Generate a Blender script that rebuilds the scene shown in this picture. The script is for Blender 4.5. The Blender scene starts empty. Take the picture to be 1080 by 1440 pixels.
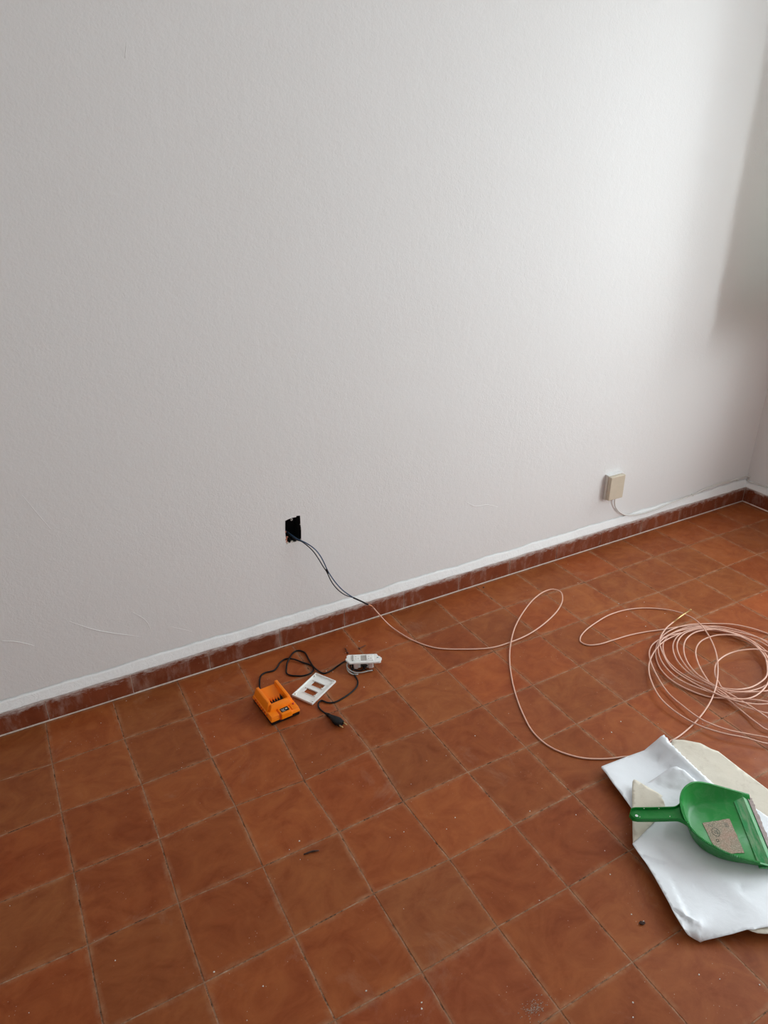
import bpy, bmesh, math, random
import numpy as np
from mathutils import Vector, Matrix
from mathutils.geometry import delaunay_2d_cdt
random.seed(7)
PI = math.pi
scene = bpy.context.scene
C = scene.collection

# ---------------------------------------------------------------- camera
cam_data = bpy.data.cameras.new('camera')
cam_data.sensor_fit = 'VERTICAL'; cam_data.sensor_height = 36.0
cam_data.lens = 25.4056
cam_data.clip_start = 0.05
cam = bpy.data.objects.new('camera', cam_data); C.objects.link(cam)
cam.matrix_world = Matrix.Translation((0.07769, -1.9865, 1.5206)) @ Matrix(((0.8733, 0.21463, -0.43736), (-0.48716, 0.37716, -0.78767), (-0.00411, 0.90094, 0.43393))).to_4x4()
scene.camera = cam

# ---------------------------------------------------------------- sky, light, exposure
world = bpy.data.worlds.new('sky'); scene.world = world; world.use_nodes = True
wn = world.node_tree; wn.nodes.clear()
w_out = wn.nodes.new('ShaderNodeOutputWorld'); w_bg = wn.nodes.new('ShaderNodeBackground')
w_tc = wn.nodes.new('ShaderNodeTexCoord'); w_sep = wn.nodes.new('ShaderNodeSeparateXYZ'); w_cr = wn.nodes.new('ShaderNodeValToRGB')
wn.links.new(w_tc.outputs['Generated'], w_sep.inputs[0]); wn.links.new(w_sep.outputs['Z'], w_cr.inputs[0])
w_cr.color_ramp.elements[0].position = 0.0; w_cr.color_ramp.elements[0].color = (.45, .44, .42, 1)
w_cr.color_ramp.elements[1].position = 0.06; w_cr.color_ramp.elements[1].color = (.93, .97, 1.0, 1)
wn.links.new(w_cr.outputs[0], w_bg.inputs['Color']); w_bg.inputs['Strength'].default_value = SKY = 1.0
wn.links.new(w_bg.outputs[0], w_out.inputs[0])
def window_light(name, loc, rot, sx, sy, power, col):
    l = bpy.data.lights.new(name, 'AREA'); l.shape = 'RECTANGLE'; l.size = sx; l.size_y = sy
    l.energy = power; l.color = col
    o = bpy.data.objects.new(name, l); C.objects.link(o); o.location = loc; o.rotation_euler = rot
    return o
# overcast daylight in the corner window; second opening is added, unseen, for fill light
WIN = dict(y0=-0.70, y1=-0.22, z0=0.92, z1=2.25)
FILL_WIN = dict(y0=-2.75, y1=-0.98, z0=0.04, z1=2.25)  # unseen opening, added to brighten the lower and middle wall
window_light('daylight_window', (3.55, (WIN['y0']+WIN['y1'])/2, (WIN['z0']+WIN['z1'])/2), (0, math.radians(90), 0),
             WIN['z1']-WIN['z0'], WIN['y1']-WIN['y0'], 20.5, (.88, .97, 1.0))
window_light('added_fill_light', (3.55, (FILL_WIN['y0']+FILL_WIN['y1'])/2, (FILL_WIN['z0']+FILL_WIN['z1'])/2), (0, math.radians(90), 0),
             FILL_WIN['z1']-FILL_WIN['z0'], FILL_WIN['y1']-FILL_WIN['y0'], 65.0, (.88, .965, 1.0))
scene.view_settings.view_transform = 'Standard'; scene.view_settings.look = 'None'
scene.view_settings.gamma = 1.0; scene.view_settings.use_curve_mapping = False
scene.view_settings.exposure = 0.0

# ---------------------------------------------------------------- helpers
def obj(name, bm, mat, parent=None, smooth=False, loc=None):
    me = bpy.data.meshes.new(name)
    bmesh.ops.recalc_face_normals(bm, faces=bm.faces)
    bm.to_mesh(me); bm.free()
    if smooth:
        for p in me.polygons: p.use_smooth = True
    if mat: me.materials.append(mat)
    o = bpy.data.objects.new(name, me); C.objects.link(o)
    if parent: o.parent = parent
    if loc: o.location = loc
    return o
def autosmooth(o, deg=35):
    me = o.data
    bm = bmesh.new(); bm.from_mesh(me)
    for e in bm.edges:
        if len(e.link_faces) == 2 and e.calc_face_angle(0) > math.radians(deg): e.smooth = False
    for fc in bm.faces: fc.smooth = True
    bm.to_mesh(me); bm.free()
    return o
def tag(o, label, cat, group=None, kind=None):
    o['label'] = label; o['category'] = cat
    if group: o['group'] = group
    if kind: o['kind'] = kind
    return o
def thing(name, label, cat, loc=(0,0,0), rotz=0, group=None):
    o = bpy.data.objects.new(name, None); o.empty_display_size = .05; C.objects.link(o)
    o.location = loc; o.rotation_euler = (0,0,rotz)
    return tag(o, label, cat, group)
def struct(o): o['kind'] = 'structure'; return o
def add_box(bm, x0, x1, y0, y1, z0, z1, bev=0, m=None, top=1.0):
    """box; top scales the upper face about its centre"""
    cx, cy = (x0+x1)/2, (y0+y1)/2
    vs = []
    for z, s in ((z0,1),(z1,top)):
        for x, y in ((x0,y0),(x1,y0),(x1,y1),(x0,y1)):
            vs.append(bm.verts.new((cx+(x-cx)*s, cy+(y-cy)*s, z)))
    fs = [bm.faces.new([vs[i] for i in q]) for q in ((3,2,1,0),(4,5,6,7),(0,1,5,4),(1,2,6,5),(2,3,7,6),(3,0,4,7))]
    if bev:
        es = list({e for f_ in fs for e in f_.edges})
        r = bmesh.ops.bevel(bm, geom=es, offset=bev, segments=2, profile=.5, affect='EDGES')
        vs = list({v for v in r['verts']} | {v for v in vs if v.is_valid})
    if m is not None:
        bmesh.ops.transform(bm, matrix=m, verts=[v for v in vs if v.is_valid])
    return vs
def box(name, x0, x1, y0, y1, z0, z1, mat, parent=None, bev=0, top=1.0, m=None):
    bm = bmesh.new(); add_box(bm, x0, x1, y0, y1, z0, z1, bev, m, top)
    return obj(name, bm, mat, parent)
def spline(pts, step=.01, closed=False):
    """centripetal Catmull-Rom through 3D points, evenly resampled"""
    P = [np.array(p, float) for p in pts]
    if closed: P = [P[-1]] + P + [P[0], P[1]]
    else: P = [2*P[0]-P[1]] + P + [2*P[-1]-P[-2]]
    out = []
    for i in range(1, len(P)-2):
        p0, p1, p2, p3 = P[i-1:i+3]
        d = lambda a, b: max(np.linalg.norm(b-a), 1e-6)**.5
        t0 = 0; t1 = t0+d(p0,p1); t2 = t1+d(p1,p2); t3 = t2+d(p2,p3)
        n = max(2, int(np.linalg.norm(p2-p1)/step))
        for k in range(n):
            t = t1+(t2-t1)*k/n
            A1=(t1-t)/(t1-t0)*p0+(t-t0)/(t1-t0)*p1; A2=(t2-t)/(t2-t1)*p1+(t-t1)/(t2-t1)*p2; A3=(t3-t)/(t3-t2)*p2+(t-t2)/(t3-t2)*p3
            B1=(t2-t)/(t2-t0)*A1+(t-t0)/(t2-t0)*A2; B2=(t3-t)/(t3-t1)*A2+(t-t1)/(t3-t1)*A3
            out.append((t2-t)/(t2-t1)*B1+(t-t1)/(t2-t1)*B2)
    if not closed: out.append(P[-2])
    return out
def add_tube(bm, pts, r, n=8, closed=False, cap=True):
    """sweep a circle; r is a number or one radius per point"""
    P = [Vector(p) for p in pts]; N = len(P)
    R = r if isinstance(r, (list, tuple)) else [r]*N
    rings = []; prev = None
    for i, p in enumerate(P):
        if closed: t = (P[(i+1) % N]-P[i-1]).normalized()
        else: t = (P[min(i+1, N-1)]-P[max(i-1, 0)]).normalized()
        if prev is None:
            u = t.cross(Vector((0,0,1)))
            if u.length < .01: u = t.cross(Vector((1,0,0)))
        else: u = prev-t*prev.dot(t)
        u.normalize(); prev = u; v = t.cross(u)
        rings.append([bm.verts.new(p+(u*math.cos(2*PI*k/n)+v*math.sin(2*PI*k/n))*R[i]) for k in range(n)])
    for i in range(N if closed else N-1):
        a, b = rings[i], rings[(i+1) % N]
        for k in range(n): bm.faces.new((a[k], a[(k+1)%n], b[(k+1)%n], b[k]))
    if cap and not closed: bm.faces.new(rings[0][::-1]); bm.faces.new(rings[-1])
def tube(name, pts, r, mat, parent=None, n=8, step=None, closed=False):
    bm = bmesh.new(); add_tube(bm, spline(pts, step, closed) if step else pts, r, n, closed)
    return obj(name, bm, mat, parent, smooth=True)
def loft(name, rings, mat, parent=None, cap=True, smooth=True):
    bm = bmesh.new(); R = [[bm.verts.new(p) for p in r] for r in rings]; n = len(R[0])
    for a, b in zip(R, R[1:]):
        for k in range(n): bm.faces.new((a[k], a[(k+1)%n], b[(k+1)%n], b[k]))
    if cap: bm.faces.new(R[0][::-1]); bm.faces.new(R[-1])
    return autosmooth(obj(name, bm, mat, parent))

# ---------------------------------------------------------------- materials
class Mat:
    def __init__(s, name, col=(.8,.8,.8), rough=.5, metal=0, spec=.5):
        s.m = bpy.data.materials.new(name); s.m.use_nodes = True
        s.t = s.m.node_tree; s.b = s.t.nodes['Principled BSDF']
        s.b.inputs['Base Color'].default_value = (*col, 1); s.b.inputs['Roughness'].default_value = rough
        s.b.inputs['Metallic'].default_value = metal; s.b.inputs['Specular IOR Level'].default_value = spec
    def n(s, kind, **kw):
        nd = s.t.nodes.new(kind)
        for k, v in kw.items():
            if k in nd.inputs: nd.inputs[k].default_value = v
            else: setattr(nd, k, v)
        return nd
    def l(s, a, b): s.t.links.new(a, b)
    def coord(s, kind='Object', scale=(1,1,1)):
        tc = s.n('ShaderNodeTexCoord'); mp = s.n('ShaderNodeMapping'); mp.inputs['Scale'].default_value = scale
        s.l(tc.outputs[kind], mp.inputs[0]); return mp.outputs[0]
    def pos(s, scale=(1,1,1)):
        g = s.n('ShaderNodeNewGeometry'); mp = s.n('ShaderNodeMapping'); mp.inputs['Scale'].default_value = scale
        s.l(g.outputs['Position'], mp.inputs[0]); return mp.outputs[0]
    def noise(s, vec, scale, detail=4, rough=.5, dist=0):
        nd = s.n('ShaderNodeTexNoise', Scale=scale, Detail=detail, Roughness=rough, Distortion=dist)
        s.l(vec, nd.inputs['Vector']); return nd.outputs['Fac']
    def ramp(s, fac, stops):
        r = s.n('ShaderNodeValToRGB'); e = r.color_ramp.elements
        while len(e) < len(stops): e.new(.5)
        for el, (p, c) in zip(e, stops):
            el.position = p; el.color = (*c, 1) if isinstance(c, tuple) else (c, c, c, 1)
        s.l(fac, r.inputs[0]); return r.outputs[0]
    def mix(s, fac, a, b, mode='MIX'):
        m = s.n('ShaderNodeMix', data_type='RGBA', blend_type=mode)
        for i, v in ((0, fac), (6, a), (7, b)):
            if isinstance(v, (int, float)): m.inputs[i].default_value = v
            elif isinstance(v, tuple): m.inputs[i].default_value = (*v, 1)
            else: s.l(v, m.inputs[i])
        return m.outputs[2]
    def math(s, op, a, b=None, clamp=False):
        m = s.n('ShaderNodeMath', operation=op, use_clamp=clamp)
        for i, v in ((0, a), (1, b)):
            if v is None: continue
            if isinstance(v, (int, float)): m.inputs[i].default_value = v
            else: s.l(v, m.inputs[i])
        return m.outputs[0]
    def bump(s, h, strength=.3, dist=.002, prev=None):
        b = s.n('ShaderNodeBump', Strength=strength, Distance=dist); s.l(h, b.inputs['Height'])
        if prev: s.l(prev, b.inputs['Normal'])
        s.l(b.outputs[0], s.b.inputs['Normal']); return b.outputs[0]
    def col(s, c): s.l(c, s.b.inputs['Base Color'])
    def rough(s, c): s.l(c, s.b.inputs['Roughness'])

def simple(name, col, rough=.5, metal=0, var=.08, scale=60, bump=.05, spec=.5):
    """procedural plastic / metal: slight mottling and fine relief"""
    M = Mat(name, col, rough, metal, spec)
    v = M.coord(); nz = M.noise(v, scale, 4)
    M.col(M.ramp(nz, [(.25, tuple(c*(1-var) for c in col)), (.75, tuple(min(1, c*(1+var)) for c in col))]))
    M.bump(nz, bump, .0006)
    return M.m

# painted plaster
Mw = Mat('painted_plaster', (.80,.79,.775), .62, 0, .35)
v = Mw.pos()
big = Mw.noise(v, 2.2, 3)
Mw.col(Mw.mix(big, (.785,.775,.76), (.81,.805,.80)))
fine = Mw.noise(v, 170, 5, .6); orange = Mw.noise(v, 55, 3, .55, .6)
tro = Mw.noise(Mw.pos((1.0,1.0,.45)), 9, 5, .6, 1.4)
b1 = Mw.bump(tro, .10, .006); b2 = Mw.bump(orange, .40, .0014, b1); Mw.bump(fine, .6, .0009, b2)
PLASTER = Mw.m
Mb = Mat('whitewashed_fillet', (.9,.9,.89), .6, 0, .3)
v = Mb.pos()
Mb.col(Mb.mix(Mb.noise(v, 14, 5, .6), (.87,.875,.865), (.93,.94,.935)))
Mb.bump(Mb.noise(v, 45, 6, .65, 1.0), .6, .004)
FILLET = Mb.m

def clay(name, base, lo, hi, skirting=False):
    M = Mat(name, base, .5, 0, .20)
    v = M.pos(); at = M.n('ShaderNodeObjectInfo')
    sw = M.noise(M.pos((1.0,1.0,1.0)), 9, 6, .62, 1.6)
    br = M.noise(M.pos((1.4,2.8,1.0)), 9, 6, .7, .9)
    c = M.mix(M.ramp(sw, [(.3,0.0),(.7,1.0)]), lo, hi)
    c = M.mix(M.math('MULTIPLY', M.ramp(br, [(.45,0.0),(.75,1.0)]), .28), c, tuple(x*1.35 for x in hi))
    # each tile has its own firing: tint through the object colour
    c = M.mix(1.0, c, at.outputs['Color'], 'MULTIPLY')
    # dust and wear rubbed into the edges of a tile (UV runs 0..1 over each tile)
    uv = M.n('ShaderNodeUVMap'); sp = M.n('ShaderNodeSeparateXYZ'); M.l(uv.outputs[0], sp.inputs[0])
    def edge(o): return M.math('ABSOLUTE', M.math('SUBTRACT', o, .5))
    e = M.math('MAXIMUM', edge(sp.outputs[0]), edge(sp.outputs[1]))
    wob = M.math('MULTIPLY', M.math('SUBTRACT', M.noise(v, 7, 4, .6), .5), .10)
    e2 = M.ramp(M.math('ADD', e, wob), [(.45, 0.0), (.495, 1.0)])
    e2 = M.math('MULTIPLY', e2, M.ramp(M.noise(v, 24, 5, .7), [(.40, .03), (.70, .68)]))
    c = M.mix(e2, c, (.40,.20,.105) if not skirting else (.45,.30,.23))
    # pale specks and scuffs
    spk = M.n('ShaderNodeTexVoronoi', Scale=95.0); M.l(v, spk.inputs['Vector'])
    dots = M.math('MULTIPLY', M.ramp(spk.outputs['Distance'], [(.05,1.0),(.11,0.0)]), M.ramp(M.noise(v, 17, 2), [(.56,0.0),(.62,.8)]))
    c = M.mix(dots, c, (.50,.36,.27))
    scf = M.noise(M.pos((1.0,1.0,1.0)), 5.2, 9, .72, .6)
    c = M.mix(M.math('MULTIPLY', M.ramp(scf, [(.60,0.0),(.78,1.0)]), .35), c, (.42,.27,.19))
    if skirting:
        # whitewash slopped over the upper edge when the wall was painted
        g = M.n('ShaderNodeSeparateXYZ'); M.l(v, g.inputs[0])
        h = M.math('ADD', g.outputs['Z'], M.math('MULTIPLY', M.math('SUBTRACT', M.noise(M.pos((1,1,2.5)), 26, 7, .75), .5), .075))
        pm = M.ramp(M.math('MULTIPLY', h, 10), [(.60, 0.0), (.80, .85)])
        c = M.mix(pm, c, (.62,.57,.54))
        c = M.mix(M.math('MULTIPLY', M.ramp(M.noise(M.pos((1,1,.35)), 30, 6, .7), [(.5, 0.0), (.75, 1.0)]), .32), c, (.55,.42,.36))
    M.col(c)
    M.rough(M.ramp(M.noise(v, 16, 5, .6, 1.0), [(.25,.36),(.8,.58)]))
    b = M.bump(M.noise(v, 190, 4, .6), .12, .0008); M.bump(br, .16, .0012, b)
    return M.m
TILE = clay('terracotta_tile', (.30,.09,.035), (.235,.050,.012), (.345,.100,.028))
SKIRT = clay('terracotta_skirting', (.25,.07,.03), (.165,.038,.014), (.22,.058,.024), True)
Mg = Mat('dusty_grout', (.34,.22,.15), .9, 0, .2)
v = Mg.pos(); gn = Mg.noise(v, 30, 6, .75)
Mg.col(Mg.ramp(gn, [(.38,(.06,.03,.018)), (.48,(.27,.14,.08)), (.62,(.40,.235,.15)), (.74,(.62,.50,.41))])); Mg.bump(Mg.noise(v, 240, 4), .6, .001)
GROUT = Mg.m
CAULK = simple('white_grout_line', (.72,.60,.53), .8, 0, .15, 80, .3)

# ---------------------------------------------------------------- floor of square terracotta tiles
XR = 3.223           # face of the right-hand skirting
bm = bmesh.new(); add_box(bm, -1.7, 3.45, -3.6, .2, -.12, -.0008)
floor = struct(obj('floor', bm, GROUT))
S = .20; ROW = [0.0] + [-(0.18831303361182528+k*S*1.0089532826867493) for k in range(17)]
NODE = {(0, 0): (0.0024, 0.0), (1, 0): (-0.0011, 0.0), (2, 0): (0.0011, 0.0), (3, 0): (0.006, 0.0), (4, 0): (0.0048, 0.0), (5, 0): (0.0044, 0.0), (6, 0): (0.0028, 0.0), (7, 0): (-0.0035, 0.0), (8, 0): (-0.006, 0.0), (9, 0): (-0.0023, 0.0), (10, 0): (-0.004, 0.0), (11, 0): (-0.006, 0.0), (12, 0): (-0.0023, 0.0), (13, 0): (-0.0024, 0.0), (14, 0): (0.006, 0.0), (15, 0): (0.0021, 0.0), (0, 1): (-0.0004, -0.0043), (0, 2): (-0.0014, 0.0043), (0, 3): (0.0007, 0.0007), (0, 4): (0.0005, -0.0017), (1, 1): (-0.0033, -0.0016), (1, 2): (0.0025, -0.0036), (1, 3): (0.0021, -0.0035), (1, 4): (-0.0018, 0.0009), (1, 5): (-0.0026, -0.0014), (2, 1): (-0.0011, -0.006), (2, 2): (-0.0015, 0.0002), (2, 3): (0.0014, 0.0026), (2, 4): (0.0002, -0.004), (2, 5): (-0.0012, -0.0004), (2, 6): (0.0014, 0.0024), (3, 2): (0.0053, 0.006), (3, 3): (-0.006, -0.006), (3, 4): (0.0029, -0.0036), (3, 5): (-0.0015, 0.0043), (3, 6): (0.0002, -0.0014), (4, 3): (0.006, 0.006), (4, 4): (-0.0057, 0.0003), (4, 5): (0.002, -0.005), (4, 6): (-0.0017, 0.0014), (4, 7): (0.0002, 0.0011), (5, 3): (0.0027, -0.0001), (5, 4): (0.0026, 0.001), (5, 5): (0.0025, -0.0007), (5, 6): (0.0011, -0.0015), (6, 4): (0.0037, -0.004), (6, 5): (0.0021, 0.0009), (7, 4): (-0.0021, -0.0026), (7, 1): (-0.0047, 0.0042), (8, 1): (-0.0018, 0.006), (10, 1): (-0.006, -0.006), (11, 1): (-0.006, -0.0027), (12, 1): (0.0034, 0.002), (13, 1): (0.0046, 0.001), (14, 1): (0.0054, 0.0004), (7, 2): (-0.0004, 0.006), (9, 2): (-0.0058, -0.0018), (10, 2): (-0.0012, 0.0036), (11, 2): (-0.0052, -0.0033), (12, 2): (0.006, -0.0047), (13, 2): (-0.0003, -0.0018)}   # measured wander of the tile corners, metres
def node(c, r):
    dx, dy = NODE.get((c, r), (random.Random(c*31+r).uniform(-.0012,.0012), random.Random(c*57+r).uniform(-.0012,.0012)))
    return (min(c*S+dx, XR), ROW[r]+(dy if r else 0)-(.003 if r == 0 else 0))
TINT = {(3,5):(.93,1.06,1.25), (2,6):(.92,.80,.85), (1,6):(.86,.80,.85), (3,6):(.92,.88,1.0), (5,7):(.94,1.0,1.15), (5,6):(.98,1.04,1.12), (8,3):(.86,.92,1.1),
        (4,2):(.92,.9,.85), (0,3):(.9,.86,.85), (6,3):(.92,.92,1.0), (9,4):(.92,1.0,1.15), (7,4):(.95,.93,.98)}
def tile_geo(bm, uvl, q, z, gap=.0014, bev=.0010):
    cx = sum(p[0] for p in q)/4; cy = sum(p[1] for p in q)/4
    def ring(d, zz):
        out = []
        for x, y in q:
            out.append(bm.verts.new((x-math.copysign(d, x-cx), y-math.copysign(d, y-cy), zz)))
        return out
    a, b, c_ = ring(gap, -.003), ring(gap, z-bev*.6), ring(gap+bev, z)
    fs = [bm.faces.new(c_)]
    for r0, r1 in ((a, b), (b, c_)):
        for k in range(4): fs.append(bm.faces.new((r0[k], r0[(k+1)%4], r1[(k+1)%4], r1[k])))
    uv = [(0,0),(1,0),(1,1),(0,1)]
    m = {v: uv[i] for rg in (a, b, c_) for i, v in enumerate(rg)}
    for fc in fs:
        for lp in fc.loops: lp[uvl].uv = m[lp.vert]
cells = [(c, r) for r in range(16) for c in range(-8, 17)]
rest_bm = bmesh.new(); rest_uv = rest_bm.loops.layers.uv.new('UVMap')
for c, r in cells:
    q = [node(c, r+1), node(c+1, r+1), node(c+1, r), node(c, r)]
    if q[1][0]-q[0][0] < .015: continue
    rr = random.Random(c*101+r*13); z = rr.uniform(-.0005, .0004)
    if -3 <= c and r < 10:
        bm = bmesh.new(); uvl = bm.loops.layers.uv.new('UVMap'); tile_geo(bm, uvl, q, z)
        o = obj('tile', bm, TILE, floor)
        t = rr.uniform(.84, 1.10); g = rr.uniform(-.10, .10)
        col = (t, t*(1+g), t*(1+g*1.6))
        if (c, r) in TINT: col = TINT[(c, r)]
        o.color = (*col, 1)
    else: tile_geo(rest_bm, rest_uv, q, z)
rest = obj('tile_field', rest_bm, TILE, floor); rest['kind'] = 'stuff'

# ---------------------------------------------------------------- walls, ceiling
WY = .012; T_ = .25; XW = XR+.012
def wall_with_hole(name, outer, hole, to3d, depth, mat):
    """flat wall with a real opening, given thickness along depth"""
    bm = bmesh.new(); lp = []
    for pts in [outer]+hole:
        vs = [bm.verts.new(to3d(*p)) for p in pts]; lp.append(vs)
        for i in range(len(vs)): bm.edges.new((vs[i], vs[(i+1) % len(vs)]))
    bmesh.ops.triangle_fill(bm, use_beauty=True, use_dissolve=False, edges=bm.edges[:])
    r = bmesh.ops.extrude_face_region(bm, geom=bm.faces[:])
    bmesh.ops.translate(bm, vec=depth, verts=[g for g in r['geom'] if isinstance(g, bmesh.types.BMVert)])
    return obj(name, bm, mat)
HOLE = [(0.8172, 0.409), (0.8165, 0.4356), (0.8192, 0.4752), (0.8319, 0.4786), (0.847, 0.4806), (0.857, 0.4795), (0.8597, 0.4837), (0.8722, 0.4818), (0.8724, 0.4713), (0.8717, 0.4479), (0.8733, 0.4317), (0.8711, 0.3936), (0.8667, 0.3881), (0.8553, 0.3905), (0.8438, 0.3898), (0.8365, 0.3947), (0.8286, 0.3901), (0.8212, 0.3934)]
wall_back = struct(wall_with_hole('wall_back', [(-1.7,-.05),(XW+.2,-.05),(XW+.2,2.75),(-1.7,2.75)], [HOLE], lambda x, z: (x, WY, z), (0,.14,0), PLASTER))
wall_right = struct(wall_with_hole('wall_right', [(-3.6,-.05),(WY,-.05),(WY,2.75),(-3.6,2.75)],
    [[(w['y0'],w['z0']),(w['y1'],w['z0']),(w['y1'],w['z1']),(w['y0'],w['z1'])] for w in (WIN, FILL_WIN)], lambda y, z: (XW, y, z), (T_,0,0), PLASTER))
bm = bmesh.new(); add_box(bm, -1.7, XW+.2, -3.6, -3.4, -.05, 2.75); wall_front = struct(obj('wall_front', bm, PLASTER))
bm = bmesh.new(); add_box(bm, -1.7, -1.6, -3.4, WY, -.05, 2.75); wall_left = struct(obj('wall_left', bm, PLASTER))
bm = bmesh.new(); add_box(bm, -1.7, XW+.2, -3.6, .15, 2.7, 2.8); struct(obj('ceiling', bm, PLASTER))
# window frames, and an added translucent screen that shades the wall by the corner
WOOD = simple('white_painted_wood', (.78,.77,.74), .45, 0, .04, 30, .1)
Mc = Mat('shade_screen_cloth', (.8,.8,.78), .9, 0, .1)
tr = Mc.n('ShaderNodeBsdfTranslucent'); tr.inputs[0].default_value = (.85,.84,.80,1); mx = Mc.n('ShaderNodeMixShader', Fac=.6)
Mc.l(Mc.b.outputs[0], mx.inputs[1]); Mc.l(tr.outputs[0], mx.inputs[2]); Mc.l(mx.outputs[0], Mc.t.nodes['Material Output'].inputs[0])
SHADE_SCREEN = Mc.m
for k, w in enumerate((WIN, FILL_WIN)):  # the second frame belongs to the added fill opening
    wo = bpy.data.objects.new('window_%d' % (k+1), None); C.objects.link(wo); struct(wo); wo.location = (XW+.10, 0, 0)
    y0, y1, z0, z1 = w['y0'], w['y1'], w['z0'], w['z1']
    for a in ((y0, y0+.04, z0, z1), (y1-.04, y1, z0, z1), (y0+.04, y1-.04, z0, z0+.04), (y0+.04, y1-.04, z1-.04, z1)):
        box('window_frame', 0, .05, *a, WOOD, wo, .003)
    if k == 0:
        # unseen translucent curtain added to shade the wall strip by the corner
        bm = bmesh.new(); prev = None
        for j in range(61):
            x = -.498+.39*j/60; y = y1+.026+.010*math.sin(j*.9)
            ring = [bm.verts.new((x, y+dy, z)) for dy, z in ((-.0006,z0-.04),(-.0006,z1+.03),(.0006,z1+.03),(.0006,z0-.04))]
            if prev:
                for i in range(4): bm.faces.new((prev[i], prev[(i+1)%4], ring[(i+1)%4], ring[i]))
            prev = ring
        obj('shade_screen', bm, SHADE_SCREEN, wo, True)

# relief left by the trowel in the plaster (parts of the wall)
for pts, r in [([(0.0861, 0.0119, 0.7346), (0.1073, 0.0119, 0.6835), (0.1373, 0.0119, 0.6156)], 0.0008), ([(0.1256, 0.0119, 0.3192), (0.1863, 0.0119, 0.2682), (0.2328, 0.0119, 0.2392), (0.3115, 0.0119, 0.1985)], 0.00128), ([(-0.0548, 0.0119, 0.3124), (-0.013, 0.0119, 0.2927), (0.025, 0.0119, 0.2666)], 0.00128), ([(1.531, 0.0119, 0.3852), (1.5819, 0.0119, 0.3498), (1.639, 0.0119, 0.3425), (1.6914, 0.0119, 0.3212)], 0.00128), ([(0.3042, 0.0119, 0.293), (0.3403, 0.0119, 0.2471), (0.3528, 0.0119, 0.1975)], 0.0008800000000000001), ([(0.5178, 0.0119, 1.7735), (0.5098, 0.0119, 1.7425)], 0.0008800000000000001), ([(0.407, 0.0119, 0.2031), (0.4747, 0.0119, 0.1607)], 0.0008)]:
    n = len(spline(pts, .008)); pp = spline(pts, .008)
    rr = [max(.0002, r*math.sin(PI*(i+.5)/len(pp))**.5) for i in range(len(pp))]
    tube('trowel_ridge', [tuple(p) for p in pp], rr, PLASTER, wall_back, 6)

# chipped rim of the hole and the buried switch box
BLACK = simple('black_plastic', (.006,.006,.007), .5, 0, .2, 60, .05, .25)
DARK = simple('dark_box_interior', (.003,.003,.004), .9, 0, .2, 60, .05)
BRICK = simple('raw_brick_edge', (.42,.17,.11), .9, 0, .3, 120, .6)
MORTAR = simple('raw_mortar', (.46,.43,.37), .9, 0, .35, 150, .8)
hx0, hx1 = min(h[0] for h in HOLE)-.004, max(h[0] for h in HOLE)+.004
hz0, hz1 = min(h[1] for h in HOLE)-.004, max(h[1] for h in HOLE)+.004
cxh, czh = (hx0+hx1)/2, (hz0+hz1)/2
bm = bmesh.new(); rg = []
for y, k in ((.0128,.985), (.066,.985), (.068,1.0), (.0128,1.0)):
    rg.append([bm.verts.new((cxh+(x-cxh)*k, y, czh+(z-czh)*k)) for x, z in HOLE])
n = len(HOLE)
for q in range(3):
    for i in range(n): bm.faces.new((rg[q][i], rg[q][(i+1)%n], rg[q+1][(i+1)%n], rg[q+1][i]))
for i in range(n): bm.faces.new((rg[3][i], rg[3][(i+1)%n], rg[0][(i+1)%n], rg[0][i]))
vb = [bm.verts.new((x, .0655, z)) for x, z in HOLE]; bm.faces.new(vb)
switch_box = obj('switch_box', bm, DARK, wall_back)
hc = ((hx0+hx1)/2, (hz0+hz1)/2)
tube('screw_eye', [(hc[0]-.003+.0032*math.cos(a), .0135, hz1-.014+.0032*math.sin(a)) for a in [k*PI/5 for k in range(10)]], .0009,
     simple('zinc', (.75,.75,.72), .35, 1, .1), switch_box, 6, None, True)
box('screw_tab', hc[0]-.009, hc[0]+.003, .0145, .022, hz1-.012, hz1, DARK, switch_box, .001)
def chip(x, z, s, mat, seed, name='plaster_chip'):
    rr = random.Random(seed); bm = bmesh.new()
    bmesh.ops.create_icosphere(bm, subdivisions=1, radius=s)
    for v_ in bm.verts: v_.co = Vector((v_.co.x*rr.uniform(.7,1.4), v_.co.y*.45, v_.co.z*rr.uniform(.6,1.2)))
    obj(name, bm, mat, wall_back, loc=(x, .0135, z))
for k, h in enumerate(HOLE):
    if h[1] < hc[1]: 
        chip(h[0]+.001, h[1]-.0005, .0042 if k % 2 else .003, BRICK if h[0] < hx0+.013 and h[1] > hz0+.012 else MORTAR, k)
    elif k % 2: chip(h[0], h[1]+.001, .0022, PLASTER, k)
for (x, z, s, mt) in ((hx0+.008,hz0+.008,.0055,MORTAR),(hx0+.017,hz0+.004,.004,MORTAR),(hx0+.026,hz0+.007,.0045,MORTAR),(hx0+.005,hz0+.022,.0055,BRICK),(hx0+.006,hz0+.014,.005,BRICK),(hx0+.009,hz0+.03,.004,BRICK)):
    chip(x, z, s, mt, int(x*9000))

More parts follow.
